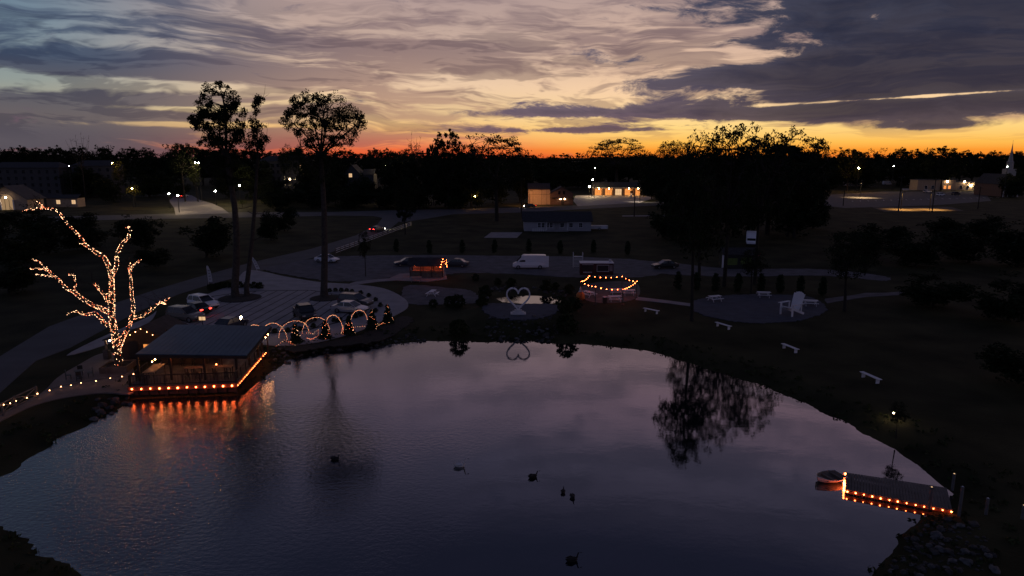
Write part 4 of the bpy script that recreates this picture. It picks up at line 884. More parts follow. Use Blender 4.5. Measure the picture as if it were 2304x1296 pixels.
# ------------------------------------------------------------------ dock with its lights, boat, posts
nl = gp(1902, 1103, -.22); dd = (gp(2143, 1150, -.22) - nl).normalized(); dn = Vector((-dd.y, dd.x, 0)); DL = (gp(2143, 1150, -.22) - nl).length; DWd = 2.55
dock = thing('dock', 'timber dock with amber lights on its edge at the right shore', 'dock', (nl.x, nl.y, 0))
def dk(a, b_, z): return dd * a + dn * b_ + Vector((0, 0, z))
n = 34
for i in range(n):
    w = DL / n; MB().beam(dk((i + .5) * w, 0, -.18), dk((i + .5) * w, DWd + .5 * i / n, -.18), w - .016, .045).build('plank', M['deck'], dock)
for bb in (.06, DWd - .06): MB().beam(dk(0, bb, -.32), dk(DL, bb, -.32), .06, .2).build('stringer', M['red_wood'], dock)
MB().beam(dk(.03, .1, -.32), dk(.03, DWd - .1, -.32), .06, .2).build('end_board', M['red_wood'], dock)
for a in (.3, 2.6, 4.6):
    for bb in (.2, DWd - .2): MB().lathe(dk(a, bb, -2.2), [(.09, 0), (.09, 1.99)], 8).build('pile', M['dark_wood'], dock)
o3 = Vector((nl.x, nl.y, 0))
light_string('dock_lights', 'amber bulb string along the near edge of the dock', [o3 + dk(.12, -.06, -.2), o3 + dk(DL - .05, -.06, -.2)], .47, B_SMALL)
light_string('dock_lights', 'amber bulb string along the water end of the dock', [o3 + dk(-.07, 0, -.2), o3 + dk(-.07, DWd, -.2)], .26, B_DECK)
for j, (u, v, vt, lab) in enumerate([(2091, 1140, 1096, 'pale round post standing through the dock near its land end'), (2143, 1098, 1066, 'pale post with a light cap behind the land end of the dock'), (2158, 1156, 1095, 'thick pale post at the near land corner of the dock'), (2218, 1158, 1121, 'pale post on the dark bank right of the dock'), (2299, 1172, 1137, 'pale post with a light cap at the right picture edge')]):
    p = gp(u, v, -.15); H = at_y(u, vt, p.y).z + .3; o = thing('mooring_post', lab, 'post', (p.x, p.y, -.3), 0, 'pale posts by the dock'); MB().lathe((0, 0, 0), [(.085, 0), (.085, H - .06), (.1, H - .05), (.1, H)], 10).build('shaft', M['post_wood'], o); MB().lathe((0, 0, H), [(.05, 0), (.035, .03)], 8).build('cap', M['e_window_pale'] if j in (1, 4, 0) else M['white'], o)
bp_ = gp(1866, 1078, WATER + .1); boat = thing('rowing_boat', 'small open rowing boat floating against the dock end', 'boat', (bp_.x, bp_.y, WATER), R(200)); boat.scale = (.88, 1.25, .8)
secs = [(-1.05, .42, .42, .30), (-.6, .55, .40, .05), (0, .58, .38, -.02), (.55, .46, .42, .0), (.95, .2, .5, .12), (1.15, .02, .56, .3)]
def hull(off, inset):
    mb = MB(); o = 0
    for x, w, zt, zb_ in secs:
        w = max(.01, w - inset); zb2 = zb_ + inset
        for yy, zz in ((-w, zt), (-w * .82, (zt + zb2) / 2), (-w * .35, zb2), (w * .35, zb2), (w * .82, (zt + zb2) / 2), (w, zt)): mb.V.append((x * (1 - inset * .5), yy, zz))
    for i in range(len(secs) - 1):
        for k in range(5): a = i * 6 + k; mb.F.append((a, a + 1, a + 7, a + 6))
    mb.F.append(tuple(range(6))); return mb
hull(0, 0).build('hull', M['boat'], boat, smooth=True); hull(0, .05).build('inner_hull', M['wood'], boat)
rim_ = MB()
for s in (-1, 1): rim_.tube([(x, s * w, zt + .01) for x, w, zt, _ in secs], .03, 5)
rim_.tube([(secs[0][0], -secs[0][1], .43), (secs[0][0], secs[0][1], .43)], .03, 5); rim_.build('gunwale', M['boat'], boat)
for x, w in ((-.7, .5), (0.05, .53), (.6, .4)): MB().box((x, 0, .3), (.22, w * 2, .03)).build('thwart', M['wood'], boat)
gl = gp(2010, 945); o = thing('garden_light', 'single warm garden light on a stake on the dark right bank', 'lamp', gl); MB().lathe((0, 0, 0), [(.03, 0), (.03, .5)], 6).build('stake', M['black'], o); MB().lathe((0, 0, .5), [(.06, 0), (.09, .08), (.07, .16)], 8).build('bulb', M['e_warm'], o); MB().lathe((0, 0, .66), [(.13, 0), (.03, .08)], 8).build('cap', M['black'], o)

# ------------------------------------------------------------------ rocks on the banks
ROCKS = []
for i in range(7): V_, F_ = icosa(1.0, 2 if i < 3 else 1, random.uniform(.5, .8), .22, 60 + i); ROCKS.append(MB().add(V_, F_).mesh('rock', M['stone' if i % 2 else 'stone_dark']))
def rock(x, y, s, i, label, group, dz=0.0):
    z = float(terrain(np.array([x]), np.array([y]))[0]); o = put('rock', ROCKS[i % 7]); o.location = (x, y, max(z, WATER - .05) + s * .25 + dz); o.scale = (s * random.uniform(.8, 1.3), s * random.uniform(.8, 1.2), s); o.rotation_euler = (random.uniform(-.3, .3), random.uniform(-.3, .3), random.uniform(0, 6.28))
    return tag(o, label, 'rock', group)
def rock_patch(px, n, smin, smax, label, group):
    P = np.array([gp(u, v, -.2)[:2] for u, v in px]); lo_, hi_ = P.min(0), P.max(0); k = 0; q = np.random.default_rng(len(px) * 7 + n)
    while k < n:
        x, y = q.uniform(lo_[0], hi_[0]), q.uniform(lo_[1], hi_[1])
        if sdist(np.array([x]), np.array([y]), P)[0] < 0: rock(x, y, q.uniform(smin, smax), k, label, group); k += 1
rock_patch([(2080, 1160), (2150, 1160), (2230, 1210), (2240, 1300), (2000, 1300), (2010, 1230)], 70, .1, .26, 'grey fieldstone in the rock bank below the lit dock', 'rocks below the dock')
rock_patch([(1095, 728), (1240, 724), (1262, 752), (1235, 764), (1110, 766), (1090, 750)], 75, .12, .32, 'grey fieldstone in the rockery between heart plaza and lake', 'rockery stones')
rock_patch([(612, 790), (660, 780), (740, 776), (850, 764), (930, 752), (960, 762), (850, 776), (740, 788), (665, 804), (615, 830)], 70, .1, .3, 'fieldstone on the shore below the lit arches', 'shore stones by the arches')
rock_patch([(1070, 655), (1130, 648), (1265, 648), (1285, 668), (1268, 684), (1250, 668), (1190, 658), (1120, 662), (1085, 680)], 60, .14, .36, 'fieldstone ringing the small pond', 'pond edge stones')
rock_patch([(222, 895), (290, 890), (300, 905), (240, 935), (210, 940)], 20, .15, .35, 'dark stone on the bank left of the pavilion', 'stones left of the pavilion')
small = MB(); q = np.random.default_rng(3)
for px, n in (([(2080, 1160), (2150, 1160), (2230, 1210), (2240, 1300), (2000, 1300), (2010, 1230)], 160), ([(1095, 728), (1240, 724), (1262, 752), (1235, 764), (1110, 766), (1090, 750)], 200), ([(612, 790), (660, 780), (740, 776), (850, 764), (930, 752), (960, 762), (850, 776), (740, 788), (665, 804), (615, 830)], 260)):
    P = np.array([gp(u, v, -.2)[:2] for u, v in px]); lo_, hi_ = P.min(0), P.max(0); k = 0
    while k < n:
        x, y = q.uniform(lo_[0], hi_[0]), q.uniform(lo_[1], hi_[1])
        if sdist(np.array([x]), np.array([y]), P)[0] < 0:
            k += 1; s_ = q.uniform(.05, .13); z = max(float(terrain(np.array([x]), np.array([y]))[0]), WATER - .03); V_, F_ = icosa(s_, 1, .65, .25, k); small.add([(a + x, b_ + y, c_ + z) for a, b_, c_ in V_], F_)
tag(small.build('small_stones', M['stone_dark']), 'small loose stones strewn over the rocky banks', 'stones', kind='stuff')


# ------------------------------------------------------------------ vehicles
def loft(mb, secs):
    """closed rings of equal length joined lengthwise"""
    n = len(secs[0]); o = len(mb.V)
    for s_ in secs: mb.V += [tuple(p) for p in s_]
    for i in range(len(secs) - 1):
        for k in range(n): a = o + i * n + k; b_ = o + i * n + (k + 1) % n; mb.F.append((a, b_, b_ + n, a + n))
    mb.F.append(tuple(o + k for k in range(n - 1, -1, -1))); q_ = o + (len(secs) - 1) * n; mb.F.append(tuple(q_ + k for k in range(n)))
WHEEL = {}
def wheels(o, xs_, w, r):
    if r not in WHEEL:
        t_ = MB(); prof_ = [(r * .62, -.1), (r * .96, -.11), (r, -.07), (r, .07), (r * .96, .11), (r * .62, .1)]; n = 16
        for rr, yy in prof_:
            for k in range(n): a = 6.2832 * k / n; t_.V.append((rr * math.cos(a), yy, rr * math.sin(a)))
        for i in range(len(prof_)):
            for k in range(n): t_.F.append((i * n + k, ((i + 1) % len(prof_)) * n + k, ((i + 1) % len(prof_)) * n + (k + 1) % n, i * n + (k + 1) % n))
        rm = MB(); 
        for k in range(n): a = 6.2832 * k / n; rm.V.append((r * .62 * math.cos(a), -.07, r * .62 * math.sin(a)))
        for k in range(n): a = 6.2832 * k / n; rm.V.append((r * .62 * math.cos(a), .07, r * .62 * math.sin(a)))
        rm.F = [tuple(range(n)), tuple(range(2 * n - 1, n - 1, -1))]
        for k in range(5):
            a = 6.2832 * k / 5
            for s in (-1, 1): rm.beam((0, s * .085, 0), (r * .58 * math.cos(a), s * .085, r * .58 * math.sin(a)), .06, .03, (0, 1, 0))
        WHEEL[r] = (t_.mesh('wheel', M['tyre'], smooth=True), rm.mesh('rim', M['rim']))
    for x in xs_:
        for s in (-1, 1): wh = put('wheel', WHEEL[r][0], o, (x, s * (w - .1), r)); put('rim', WHEEL[r][1], wh)
SPEC = {  # length profile of the lower body (x, z_bottom, z_top), cabin (x, z) outline, half width, wheel radius, axle positions
    'sedan': dict(body=[(-2.35, .42, .78), (-2.25, .3, .93), (-1.6, .24, .98), (0, .22, .95), (.8, .22, .93), (1.7, .24, .84), (2.25, .32, .72), (2.36, .42, .6)], cab=[(-1.75, .95), (-1.0, 1.42), (.25, 1.45), (1.15, .93)], w=.9, r=.33, ax=(-1.4, 1.42)),
    'suv': dict(body=[(-2.3, .45, .95), (-2.25, .35, 1.08), (-1.6, .3, 1.1), (0, .28, 1.08), (.9, .28, 1.06), (1.8, .3, 1.0), (2.25, .38, .86), (2.35, .48, .7)], cab=[(-2.2, 1.08), (-1.95, 1.66), (.2, 1.7), (1.15, 1.06)], w=.95, r=.37, ax=(-1.38, 1.45)),
    'pickup': dict(body=[(-2.75, .55, 1.1), (-2.7, .5, 1.15), (-1.9, .42, 1.15), (0, .4, 1.15), (1.1, .4, 1.13), (2.1, .42, 1.1), (2.6, .48, 1.0), (2.7, .55, .75)], cab=[(-.95, 1.13), (-.8, 1.8), (.75, 1.82), (1.45, 1.12)], w=.98, r=.4, ax=(-1.75, 1.8)),
    'van': dict(body=[(-3.0, .35, 1.05), (-2.95, .3, 1.15), (-1.9, .28, 1.2), (0, .28, 1.2), (1.6, .28, 1.2), (2.4, .3, 1.12), (2.9, .35, .9), (3.0, .42, .65)], cab=[(-2.97, 1.15), (-2.93, 2.42), (1.15, 2.45), (2.35, 1.14)], w=1.02, r=.36, ax=(-1.9, 2.0)),
}
def car(kind, paint, loc, rz, label, tails=False, heads=False, group=None, name=None, cat='car'):
    s_ = SPEC[kind]; w = s_['w']; o = thing(name or {'sedan': 'sedan_car', 'suv': 'suv_car', 'pickup': 'pickup_truck', 'van': 'cargo_van'}[kind], label, cat, loc, rz, group)
    b = MB(); secs_ = []
    for x, z0, z1 in s_['body']:
        k = .88 if abs(x) > s_['body'][-1][0] - .15 else 1.0; zm = z0 + (z1 - z0) * .45
        secs_.append([(x, -w * k * .9, z0), (x, -w * k, zm), (x, -w * k * .95, z1), (x, w * k * .95, z1), (x, w * k, zm), (x, w * k * .9, z0)])
    loft(b, secs_); b.build('body', PAINT[paint], o, bevel=.035)
    (xa, za), (xb, zb2), (xc, zc), (xd, zd) = s_['cab']; wb, wt = w * .93, w * .76 if kind != 'van' else w * .9
    # greenhouse: glass volume with painted roof and pillars over it
    g = MB().add([(xa, -wb, za), (xd, -wb, zd), (xc, -wt, zc), (xb, -wt, zb2), (xa, wb, za), (xd, wb, zd), (xc, wt, zc), (xb, wt, zb2)], [(0, 1, 2, 3), (7, 6, 5, 4), (1, 5, 6, 2), (4, 0, 3, 7), (3, 2, 6, 7), (0, 4, 5, 1)])
    if kind == 'van':
        g.build('cabin', PAINT[paint], o, bevel=.05); def_x = 1.0
        MB().add([(xd - .12, -wb * .9, zd + .12), (xd - .12, wb * .9, zd + .12), (xc + .22, wt * .88, zc - .3), (xc + .22, -wt * .88, zc - .3)], [(0, 1, 2, 3)]).build('windshield', M['glass'], o, (.06, 0, .02))
        for s in (-1, 1): MB().add([(.75, s * (wb + .012), 1.3), (1.85, s * (wb + .012), 1.3), (1.45, s * (wb - .03), 1.85), (.75, s * (wb - .03), 1.9)], [(0, 1, 2, 3) if s < 0 else (3, 2, 1, 0)]).build('side_window', M['glass'], o)
        MB().box((-.9, 0, 2.452), (3.6, 1.6, .03)).build('roof_skin', PAINT[paint], o)
    else:
        g.build('cabin_glass', M['glass'], o, bevel=.03)
        MB().add([(xb - .05, -wt - .01, zb2 - .02), (xc + .05, -wt - .01, zc - .02), (xc + .05, wt + .01, zc - .02), (xb - .05, wt + .01, zb2 - .02), (xb, -wt * .92, zb2 + .05), (xc, -wt * .92, zc + .04), (xc, wt * .92, zc + .04), (xb, wt * .92, zb2 + .05)], [(3, 2, 1, 0), (4, 5, 6, 7), (0, 1, 5, 4), (1, 2, 6, 5), (2, 3, 7, 6), (3, 0, 4, 7)]).build('roof_panel', PAINT[paint], o)
        for s in (-1, 1):
            pil = MB(); pil.beam((xa, s * wb, za), (xb, s * wt, zb2), .09, .05); pil.beam((xd, s * wb, zd), (xc, s * wt, zc), .07, .05)
            mx = (xb + xc) / 2 - .1; pil.beam((mx, s * (wb + .005), za), (mx, s * (wt + .005), (zb2 + zc) / 2), .08, .04)
            if kind == 'suv': pil.beam((mx - 1.05, s * (wb + .005), za), (mx - .95, s * (wt + .005), zb2), .1, .04)
            pil.build('pillar', PAINT[paint], o)
            if kind == 'suv': MB().tube([(xb + .1, s * wt * .9, zb2 + .09), (xc - .1, s * wt * .9, zc + .08)], .02, 5).build('roof_rail', M['rim'], o)
    if kind == 'pickup': MB().box((-1.85, 0, 1.16), (1.6, 1.55, .03)).build('bed_cover', M['black'], o)
    xf, xr = s_['body'][-1][0], s_['body'][0][0]; zl = s_['body'][-2][2] - .08; zt = s_['body'][1][2] - .12
    for s in (-1, 1):
        MB().box((xf - .09, s * w * .66, zl), (.16, .36, .13)).build('headlight', M['e_head'] if heads else M['head_off'], o, bevel=.02)
        MB().box((xr + .05, s * w * .68, zt), (.12, .34, .15)).build('tail_light', M['e_tail'] if tails else M['tail_off'], o, bevel=.02)
        MB().box((xd - .35, s * (w + .1), za + .06), (.12, .16, .12)).build('mirror', PAINT[paint], o, bevel=.02)
    MB().box((xf - .02, 0, .44), (.1, w * 1.5, .16)).build('front_bumper', M['black'], o, bevel=.02); MB().box((xr + .0, 0, .44), (.1, w * 1.5, .16)).build('rear_bumper', M['black'], o, bevel=.02)
    wheels(o, s_['ax'], w, s_['r'])
    return o
lotz = Vector((0, 0, .08)); grz = Vector((0, 0, .03))
car('suv', 'white', gp(458, 694) + lotz, R(-32), 'white SUV parked at the left end of the car park')
car('sedan', 'black', gp(440, 706) + lotz, R(148), 'black car with glowing red tail lights beside the white SUV', tails=True)
car('suv', 'beige', gp(418, 722) + lotz, R(-20), 'grey-beige SUV parked nearest the dark hut')
car('sedan', 'navy', gp(520, 742) + lotz, R(75), 'dark car mostly hidden behind the pavilion roof')
car('pickup', 'black', gp(686, 718) + lotz, R(-60), 'dark pickup truck parked before the lit arches')
car('sedan', 'silver', gp(788, 704) + lotz, R(-14), 'silver sedan parked at the right end of the car park')
car('suv', 'grey', gp(800, 690) + lotz, R(-20), 'dark SUV parked behind the silver sedan')
car('sedan', 'white', gp(736, 590) + grz, R(-18), 'pale car parked alone on the far gravel edge')
car('sedan', 'navy', gp(916, 598) + grz, R(200), 'blue-black car parked left of the lit booth')
car('sedan', 'grey', gp(1026, 600) + grz, R(170), 'dark car parked right of the lit booth')
van = car('van', 'white', gp(1191, 604) + grz, R(180), 'white high-roof cargo van on the gravel lot', name='cargo_van', cat='van')
MB().box((-3.1, .85, 1.35), (.7, .06, 2.0)).build('rear_door', PAINT['white'], van)
car('sedan', 'black', gp(1496, 604) + grz, R(190), 'dark car with one bright headlamp glint on the gravel track')
c = car('sedan', 'grey', gp(849, 521) + grz, R(62), 'car with red tail lights driving off along the road', tails=True, heads=True)
for s in (-1, 1):
    ld = bpy.data.lights.new('headlight_beam', 'SPOT'); ld.energy = 1500; ld.spot_size = R(46); ld.spot_blend = .7; ld.color = (1, .93, .75); ld.shadow_soft_size = .08
    lo_ = bpy.data.objects.new('headlight_beam', ld); COL.objects.link(lo_); lo_.parent = c; lo_.location = (2.45, s * .6, .65); lo_.rotation_euler = (R(84), 0, R(-90))
car('sedan', 'black', gp(1192, 467) + grz, R(188), 'car with red tail lights passing the orange-lit barn', tails=True, heads=True)
brk = car('suv', 'white', gp(414, 444) + grz, R(80), 'car stopped with bright red brake lights on the entrance street', tails=True)
for x in (-.62, 0, .62): MB().box((-2.37, x, .98 if x else 1.72), (.06, .42, .26)).build('brake_lens', M['e_brake'], brk)
for j, (u, v, pz, rz, kd) in enumerate([(2086, 434, 'silver', 20, 'suv'), (2116, 441, 'white', 25, 'suv'), (2150, 439, 'grey', 20, 'suv'), (1908, 419, 'white', 0, 'sedan'), (1933, 416, 'silver', 10, 'sedan'), (1996, 416, 'white', 0, 'van'), (2045, 415, 'silver', 0, 'sedan')]):
    car(kd, pz, gp(u, v) + grz, R(rz), '%s vehicle on the far church lot, %s by size' % (pz, ORD[j]), group='cars on the church lot')
# white box truck in the dark
bt = thing('box_truck', 'white box truck seen from the front in the unlit ground', 'truck', gp(1690, 552) + grz, R(-110))
MB().box((-1.6, 0, 1.75), (3.8, 2.3, 2.3)).build('cargo_box', PAINT['white'], bt, bevel=.05); MB().box((1.1, 0, 1.15), (1.5, 2.0, 1.3)).build('cab', PAINT['white'], bt, bevel=.12); MB().box((1.72, 0, 1.5), (.32, 1.8, .55)).build('windshield', M['glass'], bt, bevel=.06); MB().box((2.15, 0, .75), (.8, 1.9, .55)).build('bonnet', PAINT['white'], bt, bevel=.1); MB().box((2.6, 0, .5), (.1, 1.9, .2)).build('bumper', M['black'], bt)
wheels(bt, (-2.2, 1.9), 1.0, .4)

# ------------------------------------------------------------------ the booth, the food trailer, the lit patio
bo = gp(962, 622); booth = thing('drinks_booth', 'small open booth with a dark gabled roof and glowing orange counter', 'booth', (bo.x, bo.y, .04))
W_, D_ = 5.4, 2.8
MB().box((0, .1, .04), (W_ + .2, D_ + .2, .08)).build('floor', M['deck'], booth)
for x in (-W_/2, -.9, .9, W_/2):
    for y in (-D_/2, D_/2): MB().box((x, y, 1.05), (.14, .14, 1.95)).build('post', M['dark_wood'], booth)
for k in range(9): MB().box((0, -D_/2 + .06, .16 + k * .105), (W_ - .2, .04, .095)).build('counter_board', M['wood'], booth)
MB().box((0, -D_/2, 1.14), (W_ + .2, .5, .06)).build('counter_top', M['wood'], booth)
for k in range(12): MB().box((0, D_/2, .2 + k * .155), (W_, .05, .145)).build('back_board', M['tan'], booth)
for k in range(8): MB().box((W_/2 + .05, -D_/2 + .2 + k * .34, 1.0), (.05, .24, 1.85)).build('end_slat', M['offwhite' if k % 2 else 'dark_wood'], booth)
for s in (-1, 1):
    f = [(-W_/2 - .4, 0, 3.1), (W_/2 + .4, 0, 3.1), (W_/2 + .4, s * (D_/2 + .45), 1.95), (-W_/2 - .4, s * (D_/2 + .45), 1.95)]; g = [(x, y, z + .09) for x, y, z in f]
    MB().add(f + g, [(0, 1, 2, 3), (7, 6, 5, 4), (0, 4, 5, 1), (1, 5, 6, 2), (2, 6, 7, 3), (3, 7, 4, 0)]).build('roof_slope', M['shingle'], booth)
B0 = Vector((bo.x, bo.y, .04))
light_string('booth_lights', 'bright orange bulb string inside the booth above its counter', [B0 + Vector((-W_/2 + .1, -D_/2 + .5, 1.92)), B0 + Vector((W_/2 - .1, -D_/2 + .5, 1.92))], .3, B_MED)
light_string('booth_gable_lights', 'orange bulb string rising to a peak at the right end of the booth', [B0 + Vector((W_/2 - .3, -D_/2 - .55, 1.95)), B0 + Vector((W_/2 + .1, -D_/2 - .3, 3.2)), B0 + Vector((W_/2 + .75, -D_/2 - .5, 2.0)), B0 + Vector((W_/2 + .5, 0, 2.9))], .42, B_MED)
tr = thing('food_trailer', 'dark maroon food trailer with a serving hatch and pale roof edge', 'food trailer', gp(1341, 624) + grz, R(-2)); W_, H_ = 5.5, 2.5
MB().box((0, 0, 1.5), (W_, 2.2, 1.95)).build('body', M['maroon'], tr, bevel=.06); MB().box((0, 0, 2.53), (W_ + .1, 2.3, .12)).build('roof_edge', M['white'], tr, bevel=.03)
MB().box((1.0, -1.12, 1.7), (1.9, .05, 1.0)).build('serving_hatch', M['black'], tr); 
for a, d_ in (((1.0, -1.15, 2.22), (2.0, .06, .07)), ((1.0, -1.2, 1.18), (2.0, .25, .06)), ((.03, -1.15, 1.7), (.06, .06, 1.0)), ((1.97, -1.15, 1.7), (.06, .06, 1.0))): MB().box(a, d_).build('hatch_trim', M['offwhite'], tr)
MB().box((-1.5, -1.12, 1.75), (1.8, .04, .9)).build('menu_panel', M['black'], tr); MB().box((-1.5, -1.13, 2.3), (1.9, .04, .06)).build('menu_trim', M['offwhite'], tr)
for k in range(6): MB().box((-2.1 + k * .24, -1.13, 1.0), (.17, .03, .2)).build('painted_letter', M['offwhite'], tr)
for k in range(5): MB().box((2.35, -1.13, 2.1 - k * .2), (.5, .03, .07)).build('price_line', M['offwhite'], tr)
MB().box((2.3, .2, 2.75), (.4, .5, .4)).build('roof_vent', M['offwhite'], tr, bevel=.03); MB().box((W_/2 + .5, 0, .55), (1.1, .12, .12)).build('tow_bar', M['black'], tr)
wheels(tr, (-.5, .4), 1.1, .34)
sf = thing('climbing_frame', 'white ladder-like steel frame standing behind the food trailer', 'frame', gp(1300, 602) + grz)
for x in (-.85, .85):
    for y in (-.4, .4): MB().tube([(x, y, 0), (x, y, 2.75)], .045, 6).build('upright', M['offwhite'], sf)
for k in range(7): MB().box((0, -.4, .25 + k * .25), (1.65, .05, .07)).build('rung', M['offwhite'], sf)
MB().box((0, 0, 2.0), (1.7, .8, .06)).build('platform', M['offwhite'], sf)
sp_ = [at_y(u, v, y) for u, v, y in [(1326, 620, 97.5), (1400, 621, 98.5), (1433, 632, 95.5), (1402, 650, 90.8), (1340, 644, 91.0), (1308, 632, 93.5)]]
for j in range(6):
    p = sp_[j]; o = thing('light_pole', 'thin dark pole holding the patio light loop, %s around' % ORD[j], 'pole', (p.x, p.y, 0), 0, 'patio light poles'); MB().lathe((0, 0, 0), [(.05, 0), (.035, p.z + .1)], 6).build('shaft', M['black'], o); MB().box((0, 0, .04), (.4, .4, .08)).build('foot', M['dark_wood'], o)
ZL = sp_ + [sp_[0]]
light_string('patio_lights', 'closed loop of orange globe lights hung over the picnic patio', ZL, .78, B_MED, .2)
def picnic(p, rz, label, s=1.0, m='white'):
    o = thing('picnic_table', label, 'picnic table', p, rz, 'picnic tables'); o.scale = (s, s, s)
    for k in range(5): MB().box((0, -.3 + k * .15, .74), (1.85, .138, .04)).build('top_board', M[m], o)
    for sd in (-1, 1):
        for k in range(2): MB().box((0, sd * (.62 + k * .14), .44), (1.85, .13, .04)).build('bench_board', M[m], o)
        MB().beam((sd * .6, -.78, .41), (sd * .6, .78, .41), .04, .09).build('cross_bar', M[m], o)
        for s2 in (-1, 1): MB().beam((sd * .64, s2 * .7, 0), (sd * .64, s2 * .22, .72), .04, .09).build('leg', M[m], o)
picnic(gp(973, 666) + grz, R(80), 'white picnic table alone on the dark patio below the booth'); picnic(gp(1325, 668) + grz, R(130), 'white picnic table at the left corner of the lit patio'); picnic(gp(1386, 662) + grz, R(5), 'white picnic table at the middle rear of the lit patio')
picnic(gp(1383, 678) + grz, R(4), 'white picnic table at the front of the lit patio'); picnic(gp(1414, 664) + grz, R(2), 'white picnic table at the right of the lit patio'); picnic(gp(1608, 678) + grz, R(20), 'white picnic table on the left rim of the gravel circle'); picnic(gp(1718, 669) + grz, R(-8), 'white picnic table on the rear rim of the gravel circle'); picnic(gp(1823, 688) + grz, R(-14), 'white picnic table on the right rim of the gravel circle'); picnic(gp(936, 634) + grz, R(0), 'grey picnic table close in front of the booth', 1.0, 'grey_paint')
of = thing('garden_ornament', 'squat orange ornament with pale top beside the lit patio', 'ornament', gp(1306, 674), 0); MB().lathe((0, 0, 0), [(.5, 0), (.62, .25), (.6, .75), (.4, 1.05), (.15, 1.12)], 12).build('body', M['orange_paint'], of, smooth=True); MB().lathe((0, 0, 1.12), [(.3, 0), (.3, .1), (.12, .2), (.18, .45), (.05, .7)], 10).build('top', M['offwhite'], of, smooth=True)
bn = thing('waste_bin', 'dark bin with pale lid edge at the front of the lit patio', 'bin', gp(1361, 682)); MB().lathe((0, 0, 0), [(.3, 0), (.34, .8), (.34, .85)], 12).build('drum', M['dark_wood'], bn); MB().lathe((0, 0, .85), [(.36, 0), (.34, .06), (.1, .14)], 12).build('lid', M['offwhite'], bn)
# ------------------------------------------------------------------ heart sculpture, giant chair, benches
hp = gp(1166, 706, .84); heart = thing('heart_sculpture', 'large white heart-shaped frame on a low base by the lake', 'sculpture', (hp.x, hp.y, .84)); path = []
for k in range(49):
    t_ = 2 * math.pi * k / 48; hx = 16 * math.sin(t_) ** 3; hz = 13 * math.cos(t_) - 5 * math.cos(2 * t_) - 2 * math.cos(3 * t_) - math.cos(4 * t_); path.append((hx * .088, 0, hz * .098 + 2.05))
for y in (-.14, .14): MB().tube([(x, y, z) for x, _, z in path], .095, 6, False).build('hoop', M['white'], heart)
for k in range(0, 48, 4): MB().tube([(path[k][0], -.14, path[k][2]), (path[k][0], .14, path[k][2])], .03, 5).build('spacer', M['white'], heart)
for k, (w, d_, h_) in enumerate(((1.9, 1.2, .14), (1.4, .85, .16), (.9, .5, .22))): MB().box((0, 0, sum((.14, .16, .22)[:k]) + h_ / 2), (w, d_, h_)).build('step', M['offwhite'], heart, bevel=.03)
MB().box((0, 0, 1.02), (1.1, .1, .07)).build('cross_bar', M['white'], heart); MB().box((0, 0, .86), (.9, .35, .05)).build('seat', M['white'], heart)
ch = thing('giant_garden_chair', 'giant white slatted garden chair on the gravel circle', 'chair', gp(1780, 708) + grz, R(-58)); ch.scale = (2.35,) * 3
for k in range(5): MB().box((0, -.28 + k * .125, .42 - k * .035), (.62, .115, .03)).build('seat_slat', M['white'], ch)
for k in range(6):
    x = -.26 + k * .104; hgt = 1.02 - abs(x) ** 2 * 1.6; MB().beam((x * .85, .28, .26), (x * 1.12, .28 + hgt * .36, .26 + hgt * .92), .098, .03, (0, -1, .4)).build('back_slat', M['white'], ch)
for s in (-1, 1):
    MB().box((s * .42, -.08, .64), (.16, .86, .03)).build('arm', M['white'], ch); MB().box((s * .36, -.42, .31), (.04, .12, .63)).build('front_leg', M['white'], ch); MB().beam((s * .33, -.4, .42), (s * .33, .62, .04), .04, .12).build('side_rail', M['white'], ch); MB().box((s * .38, .3, .42), (.03, .08, .42)).build('arm_support', M['white'], ch)
MB().beam((-.3, .5, .66), (.3, .5, .66), .03, .08).build('back_brace', M['white'], ch)
for j, (u, v, rz, lab) in enumerate([(1465, 704, -48, 'white plank bench near the lake, farthest of four along the right bank'), (1627, 738, -62, 'white plank bench on the bank below the gravel circle'), (1777, 789, -73, 'white plank bench midway down the right bank'), (1958, 856, -78, 'white plank bench nearest the camera on the right bank')]):
    o = thing('plank_bench', lab, 'bench', gp(u, v), R(rz), 'benches along the right bank')
    for k in range(2): MB().box((0, -.1 + k * .2, .46), (2.4, .19, .045)).build('seat_board', M['white'], o)
    for s in (-1, 1): MB().box((s * .9, 0, .22), (.07, .34, .43)).build('leg', M['white'], o)
    MB().box((0, 0, .4), (1.7, .05, .06)).build('stretcher', M['white'], o)
# ------------------------------------------------------------------ kiosk with flag in the dark, feather banners, fence
kk = thing('dark_kiosk', 'unlit kiosk with two green front panels beyond the gravel track', 'kiosk', gp(1660, 602) + grz)
gable(kk, 6.0, 3.0, 2.6, .9, M['black'], M['shingle'], .25, 'x')
for x in (-1.6, .9): MB().box((x, -1.53, 1.3 + (.15 if x > 0 else 0)), (1.9, .05, 1.2)).build('green_panel', M['green_panel'], kk)
MB().box((-3.15, -1.6, 1.35), (.55, .06, 2.3)).build('banner_board', M['white'], kk)
fg = thing('flag', 'striped national flag on a short pole beside the dark kiosk', 'flag', gp(1693, 602) + grz); MB().tube([(0, 0, 0), (0, 0, 2.4)], .03, 6).build('pole', M['steel'], fg)
for k in range(7): MB().add([(.03 + i * .3, .06 * math.sin(i * 1.5), 1.85 - .0 + k * .085 + i * .05) for i in range(5)] + [(.03 + i * .3, .06 * math.sin(i * 1.5), 1.935 + k * .085 + i * .05) for i in range(5)], [(i, i + 1, i + 6, i + 5) for i in range(4)]).build('stripe', M['red_cloth' if k % 2 == 0 else 'fabric'], fg)
MB().add([(.03, -.01, 2.1), (.5, .04, 2.18), (.5, .04, 2.53), (.03, -.01, 2.45)], [(0, 1, 2, 3)]).build('canton', M['blue_cloth'], fg)
